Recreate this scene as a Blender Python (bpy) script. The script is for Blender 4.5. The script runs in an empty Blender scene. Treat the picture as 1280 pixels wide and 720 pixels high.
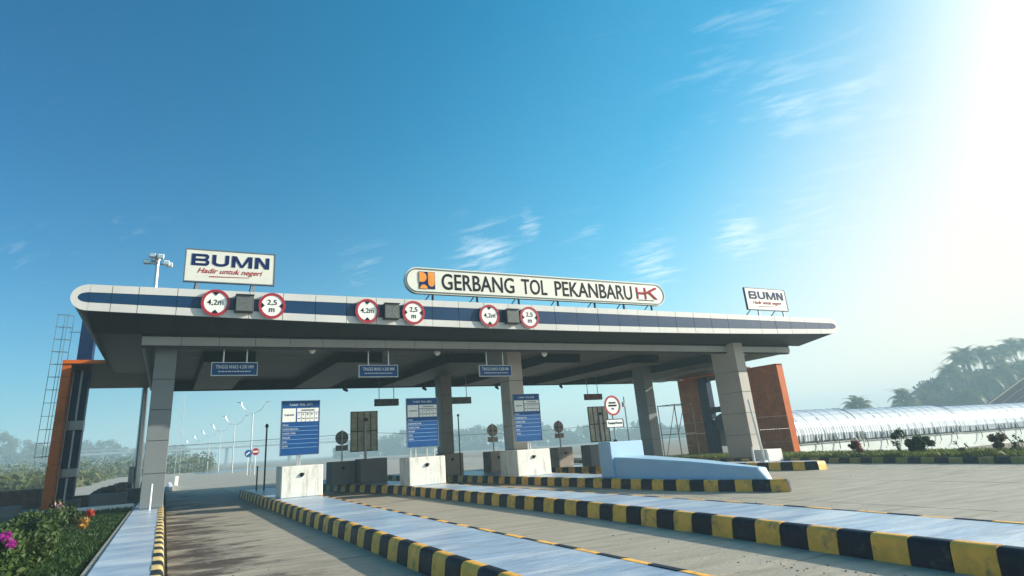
import bpy, bmesh, math, random
import numpy as np
from mathutils import Vector, Matrix
random.seed(7); RNG = np.random.default_rng(11)
S = bpy.context.scene
COL = S.collection

# ------------------------------------------------------------------ camera
cam_d = bpy.data.cameras.new('camera'); cam = bpy.data.objects.new('camera', cam_d); COL.objects.link(cam)
S.camera = cam
yaw, pitch, roll = (math.radians(a) for a in (26.2804, 18.82, -3.52))
fwd = Vector((math.sin(yaw)*math.cos(pitch), math.cos(yaw)*math.cos(pitch), math.sin(pitch)))
rgt = Vector((math.cos(yaw), -math.sin(yaw), 0)); upv = rgt.cross(fwd)
r2 = rgt*math.cos(roll) + upv*math.sin(roll); u2 = -rgt*math.sin(roll) + upv*math.cos(roll)
m = Matrix((( r2.x, u2.x, -fwd.x, 0), (r2.y, u2.y, -fwd.y, 0), (r2.z, u2.z, -fwd.z, 1.5), (0, 0, 0, 1)))
cam.matrix_world = m
cam_d.sensor_width = 36; cam_d.lens = 21.752
cam_d.shift_x = 0.0371; cam_d.shift_y = -0.0515
cam_d.clip_start = 0.05; cam_d.clip_end = 5000

# ------------------------------------------------------------------ light
SUN_AZ, SUN_EL = math.radians(112), math.radians(21)      # azimuth clockwise from +Y
sun_dir = Vector((math.sin(SUN_AZ)*math.cos(SUN_EL), math.cos(SUN_AZ)*math.cos(SUN_EL), math.sin(SUN_EL)))
ld = bpy.data.lights.new('sun', 'SUN'); lo = bpy.data.objects.new('sun', ld); COL.objects.link(lo)
ld.energy = 5.0; ld.angle = math.radians(0.6); ld.color = (1.0, 0.93, 0.80)
lo.rotation_euler = sun_dir.to_track_quat('Z', 'Y').to_euler()

S.view_settings.view_transform = 'Standard'; S.view_settings.look = 'None'
S.view_settings.gamma = 1; S.view_settings.exposure = 0.78
S.cycles.volume_bounces = 0; S.cycles.max_bounces = 8

W = bpy.data.worlds.new("World"); S.world = W; W.use_nodes = True
nt = W.node_tree; nt.nodes.clear()
def N(t, **k):
    n = nt.nodes.new(t)
    for a, b in k.items(): setattr(n, a, b)
    return n
def L(a, b): nt.links.new(a, b)
def sock(n, v, i):
    if isinstance(v, (int, float)): n.inputs[i].default_value = v
    else: L(v, n.inputs[i])
def M_(op, a, b=0.0, c=None, clamp=False):
    n = N('ShaderNodeMath', operation=op, use_clamp=clamp); sock(n, a, 0); sock(n, b, 1)
    if c is not None: sock(n, c, 2)
    return n.outputs[0]
def VM(op, a, b=None):
    n = N('ShaderNodeVectorMath', operation=op)
    for i, v in enumerate((a, b)):
        if v is None: continue
        if isinstance(v, (tuple, list, Vector)): n.inputs[i].default_value = tuple(v)
        else: L(v, n.inputs[i])
    return n.outputs['Value'] if op in ('DOT_PRODUCT', 'LENGTH') else n.outputs[0]
def MIX(f, a, b, mode='MIX'):
    n = N('ShaderNodeMix', data_type='RGBA', blend_type=mode)
    sock(n, f, 0)
    for i, v in ((6, a), (7, b)):
        if isinstance(v, tuple): n.inputs[i].default_value = (*v, 1)
        else: L(v, n.inputs[i])
    return n.outputs[2]
sky = N('ShaderNodeTexSky', sky_type='NISHITA', sun_disc=False)
sky.sun_elevation = SUN_EL; sky.sun_rotation = SUN_AZ
sky.air_density = 1.0; sky.dust_density = 0.6; sky.ozone_density = 2.2
tc = N('ShaderNodeTexCoord'); D = VM('NORMALIZE', tc.outputs['Generated'])
sep = N('ShaderNodeSeparateXYZ'); L(D, sep.inputs[0]); z = sep.outputs['Z']
base = MIX(1.0, sky.outputs[0], (0.0, 0.54, 0.78), 'MULTIPLY')
cosg = VM('DOT_PRODUCT', D, sun_dir)
ang = M_('ARCCOSINE', M_('MINIMUM', M_('MAXIMUM', cosg, -1.0), 1.0))
# morning mist: a pale layer low in the sky and a wide aureole round the sun, broader near the horizon
zc = M_('MAXIMUM', z, 0.0)
veil = M_('EXPONENT', M_('MULTIPLY', zc, -10.5))
def SM(v, lo, hi):       # smooth step from 1 at lo down to 0 at hi
    n = N('ShaderNodeMapRange', interpolation_type='SMOOTHSTEP'); L(v, n.inputs[0])
    n.inputs[1].default_value = lo; n.inputs[2].default_value = hi; n.inputs[3].default_value = 1; n.inputs[4].default_value = 0
    return n.outputs[0]
side = SM(ang, 1.05, 2.35)
u_ = M_('ADD', ang, M_('MULTIPLY', M_('SUBTRACT', zc, 0.24), 1.15))
glow = M_('ADD', M_('MULTIPLY', SM(u_, 0.70, 1.31), 0.86), M_('MULTIPLY', SM(u_, 1.05, 1.8), 0.12))
core = SM(ang, 0.2, 0.80)
low = MIX(side, (2.2, 4.1, 5.0), (9.0, 8.1, 6.5))
boost = SM(ang, 1.0, 2.0)
base = MIX(boost, base, (1.4, 2.15, 1.68), 'MULTIPLY')
c1 = MIX(M_('MULTIPLY', veil, 0.95), base, low)
c2 = MIX(glow, c1, MIX(glow, (2.9, 5.2, 6.1), (7.0, 6.6, 5.7)))
c3 = MIX(M_('MULTIPLY', core, 0.9), c2, (15.0, 14.2, 12.6))
# high thin cloud: streaks on a plane far above, gathered in a few drifts
inv = M_('DIVIDE', 1.0, M_('ADD', zc, 0.12))
sc = N('ShaderNodeVectorMath', operation='SCALE'); L(D, sc.inputs[0]); L(inv, sc.inputs['Scale'])
mp = N('ShaderNodeMapping'); L(sc.outputs[0], mp.inputs['Vector'])
mp.vector_type = 'TEXTURE'; mp.inputs['Rotation'].default_value = (0, 0, math.radians(-54)); mp.inputs['Scale'].default_value = (.50, .17, 1.0)
nz = N('ShaderNodeTexNoise'); L(mp.outputs[0], nz.inputs['Vector']); nz.inputs['Scale'].default_value = 3.0
nz.inputs['Detail'].default_value = 9; nz.inputs['Roughness'].default_value = 0.62; nz.inputs['Distortion'].default_value = 0.5
def az_el(px, py):      # direction of a drift of cloud, found once from the photograph
    x = (px-592.48)/773.41; y = -(py-294.05)/773.41
    return (fwd + r2*x + u2*y).normalized()
drift = None
for px, py, rad, amp in ((605, 316, .050, .80), (662, 280, .026, .8), (815, 330, .045, .80), (925, 297, .040, .9), (450, 331, .04, .4), (985, 125, .07, .6), (1070, 115, .08, .5), (1080, 170, .10, .35),
                         (30, 318, .05, .25), (160, 285, .04, .2), (1000, 280, .06, .5), (960, 10, .2, .3), (735, 292, .04, .4)):
    c = az_el(px, py)
    dd = M_('DIVIDE', VM('LENGTH', VM('SUBTRACT', D, c)), rad)
    g = M_('MULTIPLY', M_('EXPONENT', M_('MULTIPLY', M_('MULTIPLY', dd, dd), -1.0)), amp)
    drift = g if drift is None else M_('MAXIMUM', drift, g)
cl = M_('MULTIPLY', M_('SUBTRACT', M_('ADD', nz.outputs['Fac'], M_('MULTIPLY', drift, 0.30)), 0.60), 3.0, clamp=True)
cl = M_('MULTIPLY', cl, M_('ADD', M_('MULTIPLY', drift, 0.9), 0.05), clamp=True)
c4 = MIX(M_('MULTIPLY', cl, 0.80), c3, (7.2, 7.7, 7.8))
bg = N('ShaderNodeBackground'); L(c4, bg.inputs[0]); bg.inputs[1].default_value = 0.1
wo = N('ShaderNodeOutputWorld'); L(bg.outputs[0], wo.inputs[0])

# ------------------------------------------------------------------ materials
MATS = {}
def mat(name, col, rough=0.6, metal=0.0, var=0.12, scale=3.0, bump=0.0, bscale=40.0, col2=None, stretch=(1, 1, 1), spec=0.5, trans=0.0, patch=None, xfade=None):
    if name in MATS: return MATS[name]
    mt = bpy.data.materials.new(name); mt.use_nodes = True; t = mt.node_tree; b = t.nodes['Principled BSDF']
    b.inputs['Roughness'].default_value = rough; b.inputs['Metallic'].default_value = metal
    b.inputs['Specular IOR Level'].default_value = spec
    geo = t.nodes.new('ShaderNodeNewGeometry'); mp = t.nodes.new('ShaderNodeMapping'); mp.inputs['Scale'].default_value = stretch
    t.links.new(geo.outputs['Position'], mp.inputs[0])
    n = t.nodes.new('ShaderNodeTexNoise'); n.inputs['Scale'].default_value = scale; n.inputs['Detail'].default_value = 8; n.inputs['Roughness'].default_value = .62
    t.links.new(mp.outputs[0], n.inputs['Vector'])
    r = t.nodes.new('ShaderNodeValToRGB'); r.color_ramp.elements[0].position = 0.34; r.color_ramp.elements[1].position = 0.66
    a = tuple(max(0, c*(1-var)) for c in col); bb = col2 or tuple(c*(1+var) for c in col)
    r.color_ramp.elements[0].color = (*a, 1); r.color_ramp.elements[1].color = (*bb, 1)
    t.links.new(n.outputs['Fac'], r.inputs[0]); out = r.outputs[0]
    if patch:           # (colour, scale, threshold, amount): stains with a shape of their own
        n2 = t.nodes.new('ShaderNodeTexNoise'); n2.inputs['Scale'].default_value = patch[1]; n2.inputs['Detail'].default_value = 9; n2.inputs['Roughness'].default_value = .7
        mp2 = t.nodes.new('ShaderNodeMapping'); mp2.inputs['Scale'].default_value = patch[4] if len(patch) > 4 else (1, 1, 1)
        t.links.new(geo.outputs['Position'], mp2.inputs[0]); t.links.new(mp2.outputs[0], n2.inputs['Vector'])
        r2_ = t.nodes.new('ShaderNodeValToRGB'); r2_.color_ramp.elements[0].position = patch[2]; r2_.color_ramp.elements[1].position = min(1, patch[2]+.12)
        r2_.color_ramp.elements[0].color = (0, 0, 0, 1); r2_.color_ramp.elements[1].color = (patch[3],)*3+(1,)
        if xfade:       # dirt gathers towards one side of the lane
            sx = t.nodes.new('ShaderNodeSeparateXYZ'); t.links.new(geo.outputs['Position'], sx.inputs[0])
            mr = t.nodes.new('ShaderNodeMapRange'); t.links.new(sx.outputs[0], mr.inputs[0]); mr.inputs[1].default_value = xfade[0]; mr.inputs[2].default_value = xfade[1]; mr.inputs[3].default_value = xfade[2]; mr.inputs[4].default_value = -xfade[2]
            ad = t.nodes.new('ShaderNodeMath'); t.links.new(n2.outputs['Fac'], ad.inputs[0]); t.links.new(mr.outputs[0], ad.inputs[1]); t.links.new(ad.outputs[0], r2_.inputs[0])
        else: t.links.new(n2.outputs['Fac'], r2_.inputs[0])
        mx = t.nodes.new('ShaderNodeMix'); mx.data_type = 'RGBA'; t.links.new(r2_.outputs[0], mx.inputs[0]); t.links.new(out, mx.inputs[6]); mx.inputs[7].default_value = (*patch[0], 1); out = mx.outputs[2]
    t.links.new(out, b.inputs['Base Color'])
    if bump:
        n3 = t.nodes.new('ShaderNodeTexNoise'); n3.inputs['Scale'].default_value = bscale; n3.inputs['Detail'].default_value = 6
        t.links.new(mp.outputs[0], n3.inputs['Vector'])
        bp = t.nodes.new('ShaderNodeBump'); bp.inputs['Strength'].default_value = bump; bp.inputs['Distance'].default_value = 0.02
        t.links.new(n3.outputs['Fac'], bp.inputs['Height']); t.links.new(bp.outputs[0], b.inputs['Normal'])
    if trans:
        b.inputs['Transmission Weight'].default_value = trans
    MATS[name] = mt; return mt
def leafmat(name, col, col2, trl=0.35):
    if name in MATS: return MATS[name]
    mt = mat(name, col, .55, var=.3, scale=1.5, col2=col2, spec=.3); t = mt.node_tree; b = t.nodes['Principled BSDF']
    tr = t.nodes.new('ShaderNodeBsdfTranslucent'); src = b.inputs['Base Color'].links[0].from_socket; t.links.new(src, tr.inputs[0])
    mx = t.nodes.new('ShaderNodeMixShader'); mx.inputs[0].default_value = trl
    t.links.new(b.outputs[0], mx.inputs[1]); t.links.new(tr.outputs[0], mx.inputs[2])
    t.links.new(mx.outputs[0], t.nodes['Material Output'].inputs[0]); return mt

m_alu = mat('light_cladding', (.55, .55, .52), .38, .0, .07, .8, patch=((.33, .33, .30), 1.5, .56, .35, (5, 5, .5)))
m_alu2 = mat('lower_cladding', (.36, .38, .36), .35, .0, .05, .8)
m_blue = mat('navy_cladding', (.003, .036, .098), .35, .0, .1, .6, spec=.25)
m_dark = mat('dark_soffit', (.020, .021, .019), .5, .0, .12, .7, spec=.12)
m_black = mat('joint_black', (.02, .02, .022), .6)
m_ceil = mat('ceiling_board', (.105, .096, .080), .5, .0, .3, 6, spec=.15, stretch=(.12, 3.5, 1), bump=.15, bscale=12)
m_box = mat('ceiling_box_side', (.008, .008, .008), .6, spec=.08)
m_colm = mat('column_cladding', (.175, .195, .20), .42, .0, .06, .9)
m_colw = mat('warm_column_cladding', (.42, .385, .335), .45, .0, .06, .9)
m_orange = mat('rust_orange_cladding', (.53, .11, .010), .5, .0, .15, 1.2, bump=.05, bscale=10, spec=.2)
m_navy = mat('navy_tower', (.003, .018, .06), .45, .0, .1, 1, spec=.12)
m_grey = mat('grey_metal', (.30, .31, .31), .4, .4, .06)
m_steel = mat('galvanised_steel', (.58, .60, .60), .32, .75, .08, 6)
m_white = mat('white_paint', (.78, .78, .74), .5, .0, .05, 3)
m_sign = mat('sign_face', (.66, .66, .58), .45, .0, .04, 2)
m_signw = mat('sign_white', (.76, .77, .72), .4, .0, .03, 2)
m_red = mat('sign_red', (.33, .006, .022), .4, .0, .06)
m_txt = mat('black_print', (.006, .007, .008), .6, spec=.1)
m_txtn = mat('navy_print', (.004, .014, .085), .6, spec=.1)
m_txtr = mat('red_print', (.32, .006, .015), .6, spec=.1)
m_signblue = mat('sign_blue', (.003, .065, .22), .5, .0, .05, 2, spec=.2)
m_txtw = mat('white_print', (.62, .68, .70), .5)
m_logo_o = mat('orange_print', (.70, .24, .01), .45)
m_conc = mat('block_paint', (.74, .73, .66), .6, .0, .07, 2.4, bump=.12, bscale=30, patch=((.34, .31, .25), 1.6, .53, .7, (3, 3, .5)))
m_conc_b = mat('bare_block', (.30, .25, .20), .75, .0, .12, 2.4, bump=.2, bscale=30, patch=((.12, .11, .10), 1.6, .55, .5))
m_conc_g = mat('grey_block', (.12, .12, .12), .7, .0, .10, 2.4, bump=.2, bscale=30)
m_bluewall = mat('barrier_paint', (.36, .54, .67), .5, .0, .05, 1.5, bump=.08, bscale=20, patch=((.35, .46, .52), 2.5, .58, .5))
m_yel = mat('kerb_yellow', (.92, .45, .05), .5, .0, .14, 5, bump=.3, bscale=30, patch=((.22, .16, .08), 3.5, .52, .75))
m_blk = mat('kerb_black', (.009, .012, .018), .5, .0, .3, 5, spec=.25, bump=.15, bscale=30, patch=((.12, .11, .095), 4, .55, .5))
m_yel2 = mat('old_kerb_yellow', (.36, .26, .07), .7, .0, .2, 5, bump=.15, bscale=30, patch=((.10, .10, .07), 5, .52, .7))
m_blk2 = mat('old_kerb_black', (.03, .033, .035), .7, .0, .3, 5, patch=((.12, .12, .10), 6, .55, .5))
m_isl = mat('island_top', (.30, .40, .52), .30, .0, .22, 2.6, stretch=(.45, 3.0, 1), bump=.8, bscale=9, patch=((.68, .72, .74), .8, .46, .6, (.45, 2.4, 1)))
m_slab = mat('road_concrete', (.38, .335, .255), .55, .0, .20, 1.4, stretch=(.5, 3.2, 1), bump=.8, bscale=22, patch=((.12, .105, .08), .7, .57, .65, (.4, 2.4, 1)))
m_slabd = mat('dirty_road_concrete', (.34, .295, .225), .6, .0, .22, 1.4, stretch=(.5, 3.0, 1), bump=.8, bscale=22, patch=((.055, .032, .018), .75, .50, .95, (.8, 1.6, 1)), xfade=(.2, 2.9, .10))
m_joint = mat('road_joint', (.06, .058, .05), .9)
m_far = mat('far_concrete', (.30, .285, .24), .8, .0, .14, .4)
m_dirt = mat('bare_earth', (.20, .165, .12), .95, .0, .25, .5, bump=.8, bscale=3, patch=((.10, .11, .05), .12, .52, .8))
m_earth2 = mat('dark_earth', (.07, .055, .045), .95, .0, .3, 2, bump=1, bscale=6)
m_soil = mat('garden_soil', (.025, .035, .012), .95, .0, .3, 3, bump=.6, bscale=12)
m_grass = leafmat('grass_blade', (.018, .05, .010), (.04, .09, .015))
m_grass2 = leafmat('bank_grass', (.09, .14, .02), (.16, .20, .04))
m_leaf = leafmat('shrub_leaf', (.022, .055, .012), (.08, .13, .03))
m_leafd = leafmat('dark_leaf', (.02, .05, .015), (.045, .08, .02))
m_mag = leafmat('magenta_bract', (.36, .015, .25), (.48, .04, .36))
m_redl = leafmat('red_leaf', (.50, .03, .03), (.62, .12, .05))
m_orl = leafmat('orange_leaf', (.45, .20, .03), (.55, .32, .06))
m_marl = leafmat('maroon_leaf', (.16, .03, .03), (.26, .07, .05))
m_tree = leafmat('tree_leaf', (.06, .09, .045), (.09, .12, .06))
m_palm = leafmat('palm_leaf', (.07, .095, .02), (.12, .14, .03))
m_bark = mat('bark', (.10, .08, .06), .9, .0, .3, 4, bump=.5, bscale=10)
m_tunnel = mat('corrugated_sheet', (.58, .64, .68), .42, .12, .08, 2)
m_tarp = mat('white_sheet', (.60, .66, .62), .6, .0, .08, .5)
m_roof = mat('grey_roof_sheet', (.13, .11, .10), .75, .0, .1, 1)
m_brown = mat('brown_soffit', (.16, .085, .045), .42, .0, .22, 5, stretch=(.15, 3, 1), spec=.2)
m_pond = mat('pond_water', (.05, .11, .16), .18, .0, .1, .2)
m_led = mat('led_face', (.10, .11, .10), .35, .0, .25, 30)
m_frost = mat('board_back', (.40, .38, .28), .6, .0, .35, 2.5)

# ------------------------------------------------------------------ mesh helpers
class MB:
    def __init__(s): s.v = []; s.f = []; s.mi = []; s.cur = 0
    def add(s, vs, fs):
        o = len(s.v); s.v += [tuple(v) for v in vs]; s.f += [tuple(o+i for i in f) for f in fs]; s.mi += [s.cur]*len(fs); return s
    def box(s, x0, x1, y0, y1, z0, z1):
        return s.add([(x0,y0,z0),(x1,y0,z0),(x1,y1,z0),(x0,y1,z0),(x0,y0,z1),(x1,y0,z1),(x1,y1,z1),(x0,y1,z1)],
                     [(0,3,2,1),(4,5,6,7),(0,1,5,4),(1,2,6,5),(2,3,7,6),(3,0,4,7)])
    def cbox(s, x0, x1, y0, y1, z0, z1, c=.02):       # box with chamfered edges
        vs = []
        for (x, sx) in ((x0, 1), (x1, -1)):
            for (y, sy) in ((y0, 1), (y1, -1)):
                for (zz, sz) in ((z0, 1), (z1, -1)):
                    vs += [(x+sx*c, y+sy*c, zz), (x+sx*c, y, zz+sz*c), (x, y+sy*c, zz+sz*c)]
        bm = bmesh.new(); [bm.verts.new(v) for v in vs]; bmesh.ops.convex_hull(bm, input=bm.verts)
        bmesh.ops.dissolve_limit(bm, angle_limit=.02, verts=bm.verts, edges=bm.edges)
        bm.verts.index_update()
        s.add([v.co[:] for v in bm.verts], [tuple(v.index for v in f.verts) for f in bm.faces]); bm.free(); return s
    def tube(s, pts, r, n=8, cap=True):
        pts = [Vector(p) for p in pts]; rs = r if isinstance(r, (list, tuple)) else [r]*len(pts)
        o = len(s.v); prev = None
        for i, p in enumerate(pts):
            d = (pts[min(i+1, len(pts)-1)] - pts[max(i-1, 0)]).normalized()
            a = d.cross(Vector((0, 0, 1)) if abs(d.z) < .9 else Vector((0, 1, 0))).normalized() if prev is None else (prev - d*prev.dot(d)).normalized()
            prev = a; b = d.cross(a)
            for k in range(n):
                t = 2*math.pi*k/n; s.v.append(tuple(p + (a*math.cos(t) + b*math.sin(t))*rs[i]))
        for i in range(len(pts)-1):
            for k in range(n):
                s.f.append((o+i*n+k, o+i*n+(k+1) % n, o+(i+1)*n+(k+1) % n, o+(i+1)*n+k)); s.mi.append(s.cur)
        if cap:
            s.f.append(tuple(o+k for k in range(n))[::-1]); s.f.append(tuple(o+(len(pts)-1)*n+k for k in range(n))); s.mi += [s.cur]*2
        return s
    def prism(s, poly, axis, a, b):       # poly of 2-D points, extruded from a to b along axis
        def P(p, t): return {'x': (t, p[0], p[1]), 'y': (p[0], t, p[1]), 'z': (p[0], p[1], t)}[axis]
        n = len(poly); vs = [P(p, a) for p in poly] + [P(p, b) for p in poly]
        return s.add(vs, [tuple(range(n)), tuple(range(2*n-1, n-1, -1))] + [(i, n+i, n+(i+1) % n, (i+1) % n) for i in range(n)])
    def build(s, name, m, parent=None, kind=None, smooth=False, label=None, cat=None, group=None, origin=None, fix=True):
        if parent is not None: o3 = Vector(ORG.get(parent.name, (0, 0, 0)))
        elif origin is not None: o3 = Vector(origin)
        else: o3 = Vector((0, 0, 0))
        me = bpy.data.meshes.new(name)
        me.from_pydata([tuple(Vector(v)-o3) for v in s.v], [], s.f)
        ms = m if isinstance(m, (list, tuple)) else [m]
        for q in ms: me.materials.append(q)
        if len(ms) > 1: me.polygons.foreach_set('material_index', s.mi)
        if fix:
            bm = bmesh.new(); bm.from_mesh(me); bmesh.ops.recalc_face_normals(bm, faces=bm.faces); bm.to_mesh(me); bm.free()
        if smooth:
            me.polygons.foreach_set('use_smooth', [True]*len(me.polygons))
            me.set_sharp_from_angle(angle=math.radians(40))
        o = bpy.data.objects.new(name, me); COL.objects.link(o)
        if parent is not None: o.parent = parent; ORG[o.name] = tuple(o3)
        else: o.location = o3; ORG[o.name] = tuple(o3)
        if parent is not None and parent.parent is None and parent.type == 'MESH':
            pass
        if kind: o['kind'] = kind
        tag(o, label, cat, group); return o
ORG = {}
def tag(o, label=None, cat=None, group=None):
    if label: o['label'] = label
    if cat: o['category'] = cat
    if group: o['group'] = group
    return o
def thing(name, loc, label, cat, group=None):
    o = bpy.data.objects.new(name, None); COL.objects.link(o); o.location = loc; o.empty_display_size = .2
    ORG[o.name] = tuple(loc); return tag(o, label, cat, group)
def copy_tree(src, parent=None):
    c = src.copy(); COL.objects.link(c)
    if parent is not None: c.parent = parent
    ORG[c.name] = ORG.get(src.name, (0, 0, 0))
    for ch in src.children: copy_tree(ch, c)
    return c
def disc(mb, c, r, y0, y1, n=40, rx=None):
    rx = rx or r
    return mb.prism([(c[0]+rx*math.cos(2*math.pi*k/n), c[1]+r*math.sin(2*math.pi*k/n)) for k in range(n)], 'y', y0, y1)
def ring(mb, c, ro, ri, y0, y1, n=40):
    vs = []; fs = []
    for k in range(n):
        t = 2*math.pi*k/n
        for r in (ro, ri):
            for y in (y0, y1): vs.append((c[0]+r*math.cos(t), y, c[1]+r*math.sin(t)))
    for k in range(n):
        a = 4*k; b = 4*((k+1) % n)
        fs += [(a, b, b+2, a+2), (a+1, a+3, b+3, b+1), (a, a+1, b+1, b), (a+2, b+2, b+3, a+3)]
    return mb.add(vs, fs)
def text(name, body, x, z, y, h, m, parent, width=None, bold=0.0, shear=0.0, depth=.008, align='CENTER', label=None, rot=None):
    """lettering standing in the XZ plane at depth y, facing -Y; (x, z) is the centre, h the cap height, width the full width"""
    c = bpy.data.curves.new('txt', 'FONT'); c.body = body; c.size = 1; c.offset = bold; c.shear = shear; c.extrude = .001; c.resolution_u = 4
    t = bpy.data.objects.new('txt', c); COL.objects.link(t); bpy.context.view_layer.update()
    me = bpy.data.meshes.new_from_object(t); bpy.data.objects.remove(t); bpy.data.curves.remove(c)
    n = len(me.vertices); co = np.empty(n*3, 'f'); me.vertices.foreach_get('co', co); co = co.reshape(-1, 3)
    mn, mx = co.min(0), co.max(0); capmax = 0.70 if shear else mx[1]; 
    s = h/(mx[1]-mn[1]); sx = (width/(mx[0]-mn[0])) if width else s
    X = (co[:, 0]-mn[0])*sx - (mx[0]-mn[0])*sx*(.5 if align == 'CENTER' else 0)
    Z = (co[:, 1]-(mn[1]+mx[1])/2)*s
    o3 = ORG.get(parent.name, (0, 0, 0))
    Y = np.where(co[:, 2] > 0, -depth, 0.0)
    new = np.stack([x+X-o3[0], y+Y-o3[1], z+Z-o3[2]], 1).astype('f')
    me.vertices.foreach_set('co', new.ravel()); me.update(); me.name = name
    me.materials.clear(); me.materials.append(m)
    o = bpy.data.objects.new(name, me); COL.objects.link(o); o.parent = parent; ORG[o.name] = tuple(o3)
    if label: o['label'] = label
    return o

# ------------------------------------------------------------------ ground and roads
K = 0.285
g = MB(); 
gx = [-900, -200, -60, -20, -9.4, 34, 60, 120, 300, 900]; gy = [-300, -40, 10, 26, 60, 120, 250, 500, 1500]
g.add([(x, y, -0.9) for x in (-900, 900) for y in (-400, 1500)], [(0, 2, 3, 1)])
g.build('ground', m_dirt, kind='structure')
# road bed under the slabs
MB().box(.12, 24.9, -8, 46.0, -.35, -.03).build('road_bed', m_joint, kind='structure')
road = MB().box(-9.3, 40, 46.01, 132, -.35, -.004).build('far_road', m_far, kind='structure')
MB().box(-9.3, -4.9, 20, 46.0, -.35, -.012).build('side_road', m_far, kind='structure')
MB().box(-4.9, .11, 27.5, 46.0, -.35, -.03).build('verge', m_earth2, kind='structure')
paving = MB().box(.13, .2, -7.9, 45.9, -.029, -.02).build('toll_road', m_joint, kind='structure')
xs = [.16, 3.3, 8.0, 12.4, 17.6, 21.3, 24.86]
k = 0
for xi in range(len(xs)-1):
    for yj in range(-2, 9):
        y0, y1 = yj*5.2+.6*xi % 1.3, yj*5.2+5.2+.6*xi % 1.3
        j = lambda: random.uniform(-.002, .002)
        a, b, c_, d_ = j(), j(), j(), j()
        x0, x1 = xs[xi]+.016, xs[xi+1]-.016; y0 = max(y0, -8)+.016; y1 = min(y1, 45.98)-.016
        if y1 <= y0: continue
        sl = MB().add([(x0,y0,-.03),(x1,y0,-.03),(x1,y1,-.03),(x0,y1,-.03),(x0,y0,a),(x1,y0,b),(x1,y1,c_),(x0,y1,d_)],
                 [(0,3,2,1),(4,5,6,7),(0,1,5,4),(1,2,6,5),(2,3,7,6),(3,0,4,7)])
        sl.build('concrete_slab', m_slabd if xi == 0 else m_slab, paving)

# ------------------------------------------------------------------ kerbs and islands
def resample(pts, pitch, closed):
    pts = [Vector((p[0], p[1])) for p in pts]
    if closed: pts = pts + [pts[0]]
    Ls = [0]
    for i in range(len(pts)-1): Ls.append(Ls[-1]+(pts[i+1]-pts[i]).length)
    n = max(2, round(Ls[-1]/pitch)); 
    if closed and n % 2: n += 1
    out = []
    for q in range(n+1):
        s = Ls[-1]*q/n; i = 0
        while i < len(Ls)-2 and Ls[i+1] < s: i += 1
        t = (s-Ls[i])/(Ls[i+1]-Ls[i]); out.append(pts[i].lerp(pts[i+1], t))
    return out
def kerb(parent, pts, h, w=.17, pitch=.45, closed=False, mats=None, z0=0.0, inside=1, start=0):
    """kerb stones along pts; inside=+1: the body lies to the left of the walking direction"""
    mats = mats or (m_yel, m_blk)
    P = resample(pts, pitch, closed); n = len(P)
    nor = []
    for i in range(n):
        if closed: a, b = P[(i-1) % (n-1)], P[(i+1) % (n-1)]
        else: a, b = P[max(0, i-1)], P[min(n-1, i+1)]
        d = (b-a).normalized(); nor.append(Vector((-d.y, d.x))*inside)
    prof = [(0, 0), (.022, h*.70), (.034, h*.88), (.062, h*.975), (.10, h), (w, h), (w, 0)]
    for i in range(n-1):
        d = (P[i+1]-P[i]); g_ = d.normalized()*.006; mb = MB(); dz = random.uniform(-.004, .004); do = random.uniform(-.005, .005)
        vs = []
        for q, nn, s in ((P[i]+g_, nor[i], 1), (P[i+1]-g_, nor[i+1], -1)):
            for (o, zz) in prof: vs.append((q.x+nn.x*(o+do), q.y+nn.y*(o+do), z0+zz+(dz if zz else 0)))
        m_ = len(prof)
        mb.add(vs, [tuple(range(m_)), tuple(range(2*m_-1, m_-1, -1))]+[(j, m_+j, m_+(j+1) % m_, (j+1) % m_) for j in range(m_)])
        mb.build('kerb_stone', mats[(i+start) % 2], parent, smooth=True)
def island(name, rows, label=None, h=K, pitch=.45, nose=.35, mats=None, top=None, start=0):
    """rows: (Y, left X, right X) from near to far"""
    l = [(r[1], r[0]) for r in rows]; r = [(q[2], q[0]) for q in rows]
    def cut(a, b, dy): return [(a[0]+.25*(b[0]-a[0]), a[1]-dy), (a[0]+.75*(b[0]-a[0]), a[1]-dy)]
    out = cut(l[0], r[0], nose) + r + [(b[0], b[1]) for b in reversed(cut(l[-1], r[-1], -nose))] + l[::-1]   # counter-clockwise
    # inset polygon for the painted top
    n = len(out); ins = []
    for i in range(n):
        p = Vector(out[i]); a = (p-Vector(out[i-1])).normalized(); b = (Vector(out[(i+1) % n])-p).normalized()
        na, nb = Vector((-a.y, a.x)), Vector((-b.y, b.x)); mm = (na+nb).normalized(); ins.append(p+mm*(.16/max(.5, mm.dot(na))))
    mb = MB(); mb.prism([(p.x, p.y) for p in ins], 'z', -.02, h-.006)
    isl = mb.build(name, top or m_isl, kind='structure')
    kerb(isl, out, h, closed=True, pitch=pitch, mats=mats, start=start)
    return isl
island('traffic_island', [(-4, 3.06, 4.5), (5, 3.08, 4.62), (12, 3.12, 4.68), (22, 3.10, 4.85), (31, 3.05, 4.75)])
island('traffic_island', [(-4, 7.0, 8.9), (3, 7.28, 9.12), (5.5, 7.47, 9.3), (8, 7.68, 9.45), (12, 7.9, 9.52), (20, 7.95, 9.5), (24, 7.86, 9.5), (28, 7.0, 9.3), (33, 6.3, 8.7)])
island('traffic_island', [(11.9, 13.75, 14.25), (13.2, 13.25, 14.35), (15, 12.92, 14.4), (18, 12.72, 14.45), (24, 12.5, 14.75), (28, 12.2, 15.4), (31, 11.6, 15.0), (35, 10.9, 14.2)], start=1)
island('traffic_island', [(16.5, 20.85, 21.95), (19.5, 20.1, 21.5), (24.6, 18.3, 20.8), (29, 17.4, 19.8), (34, 16.9, 18.8)])
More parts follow.
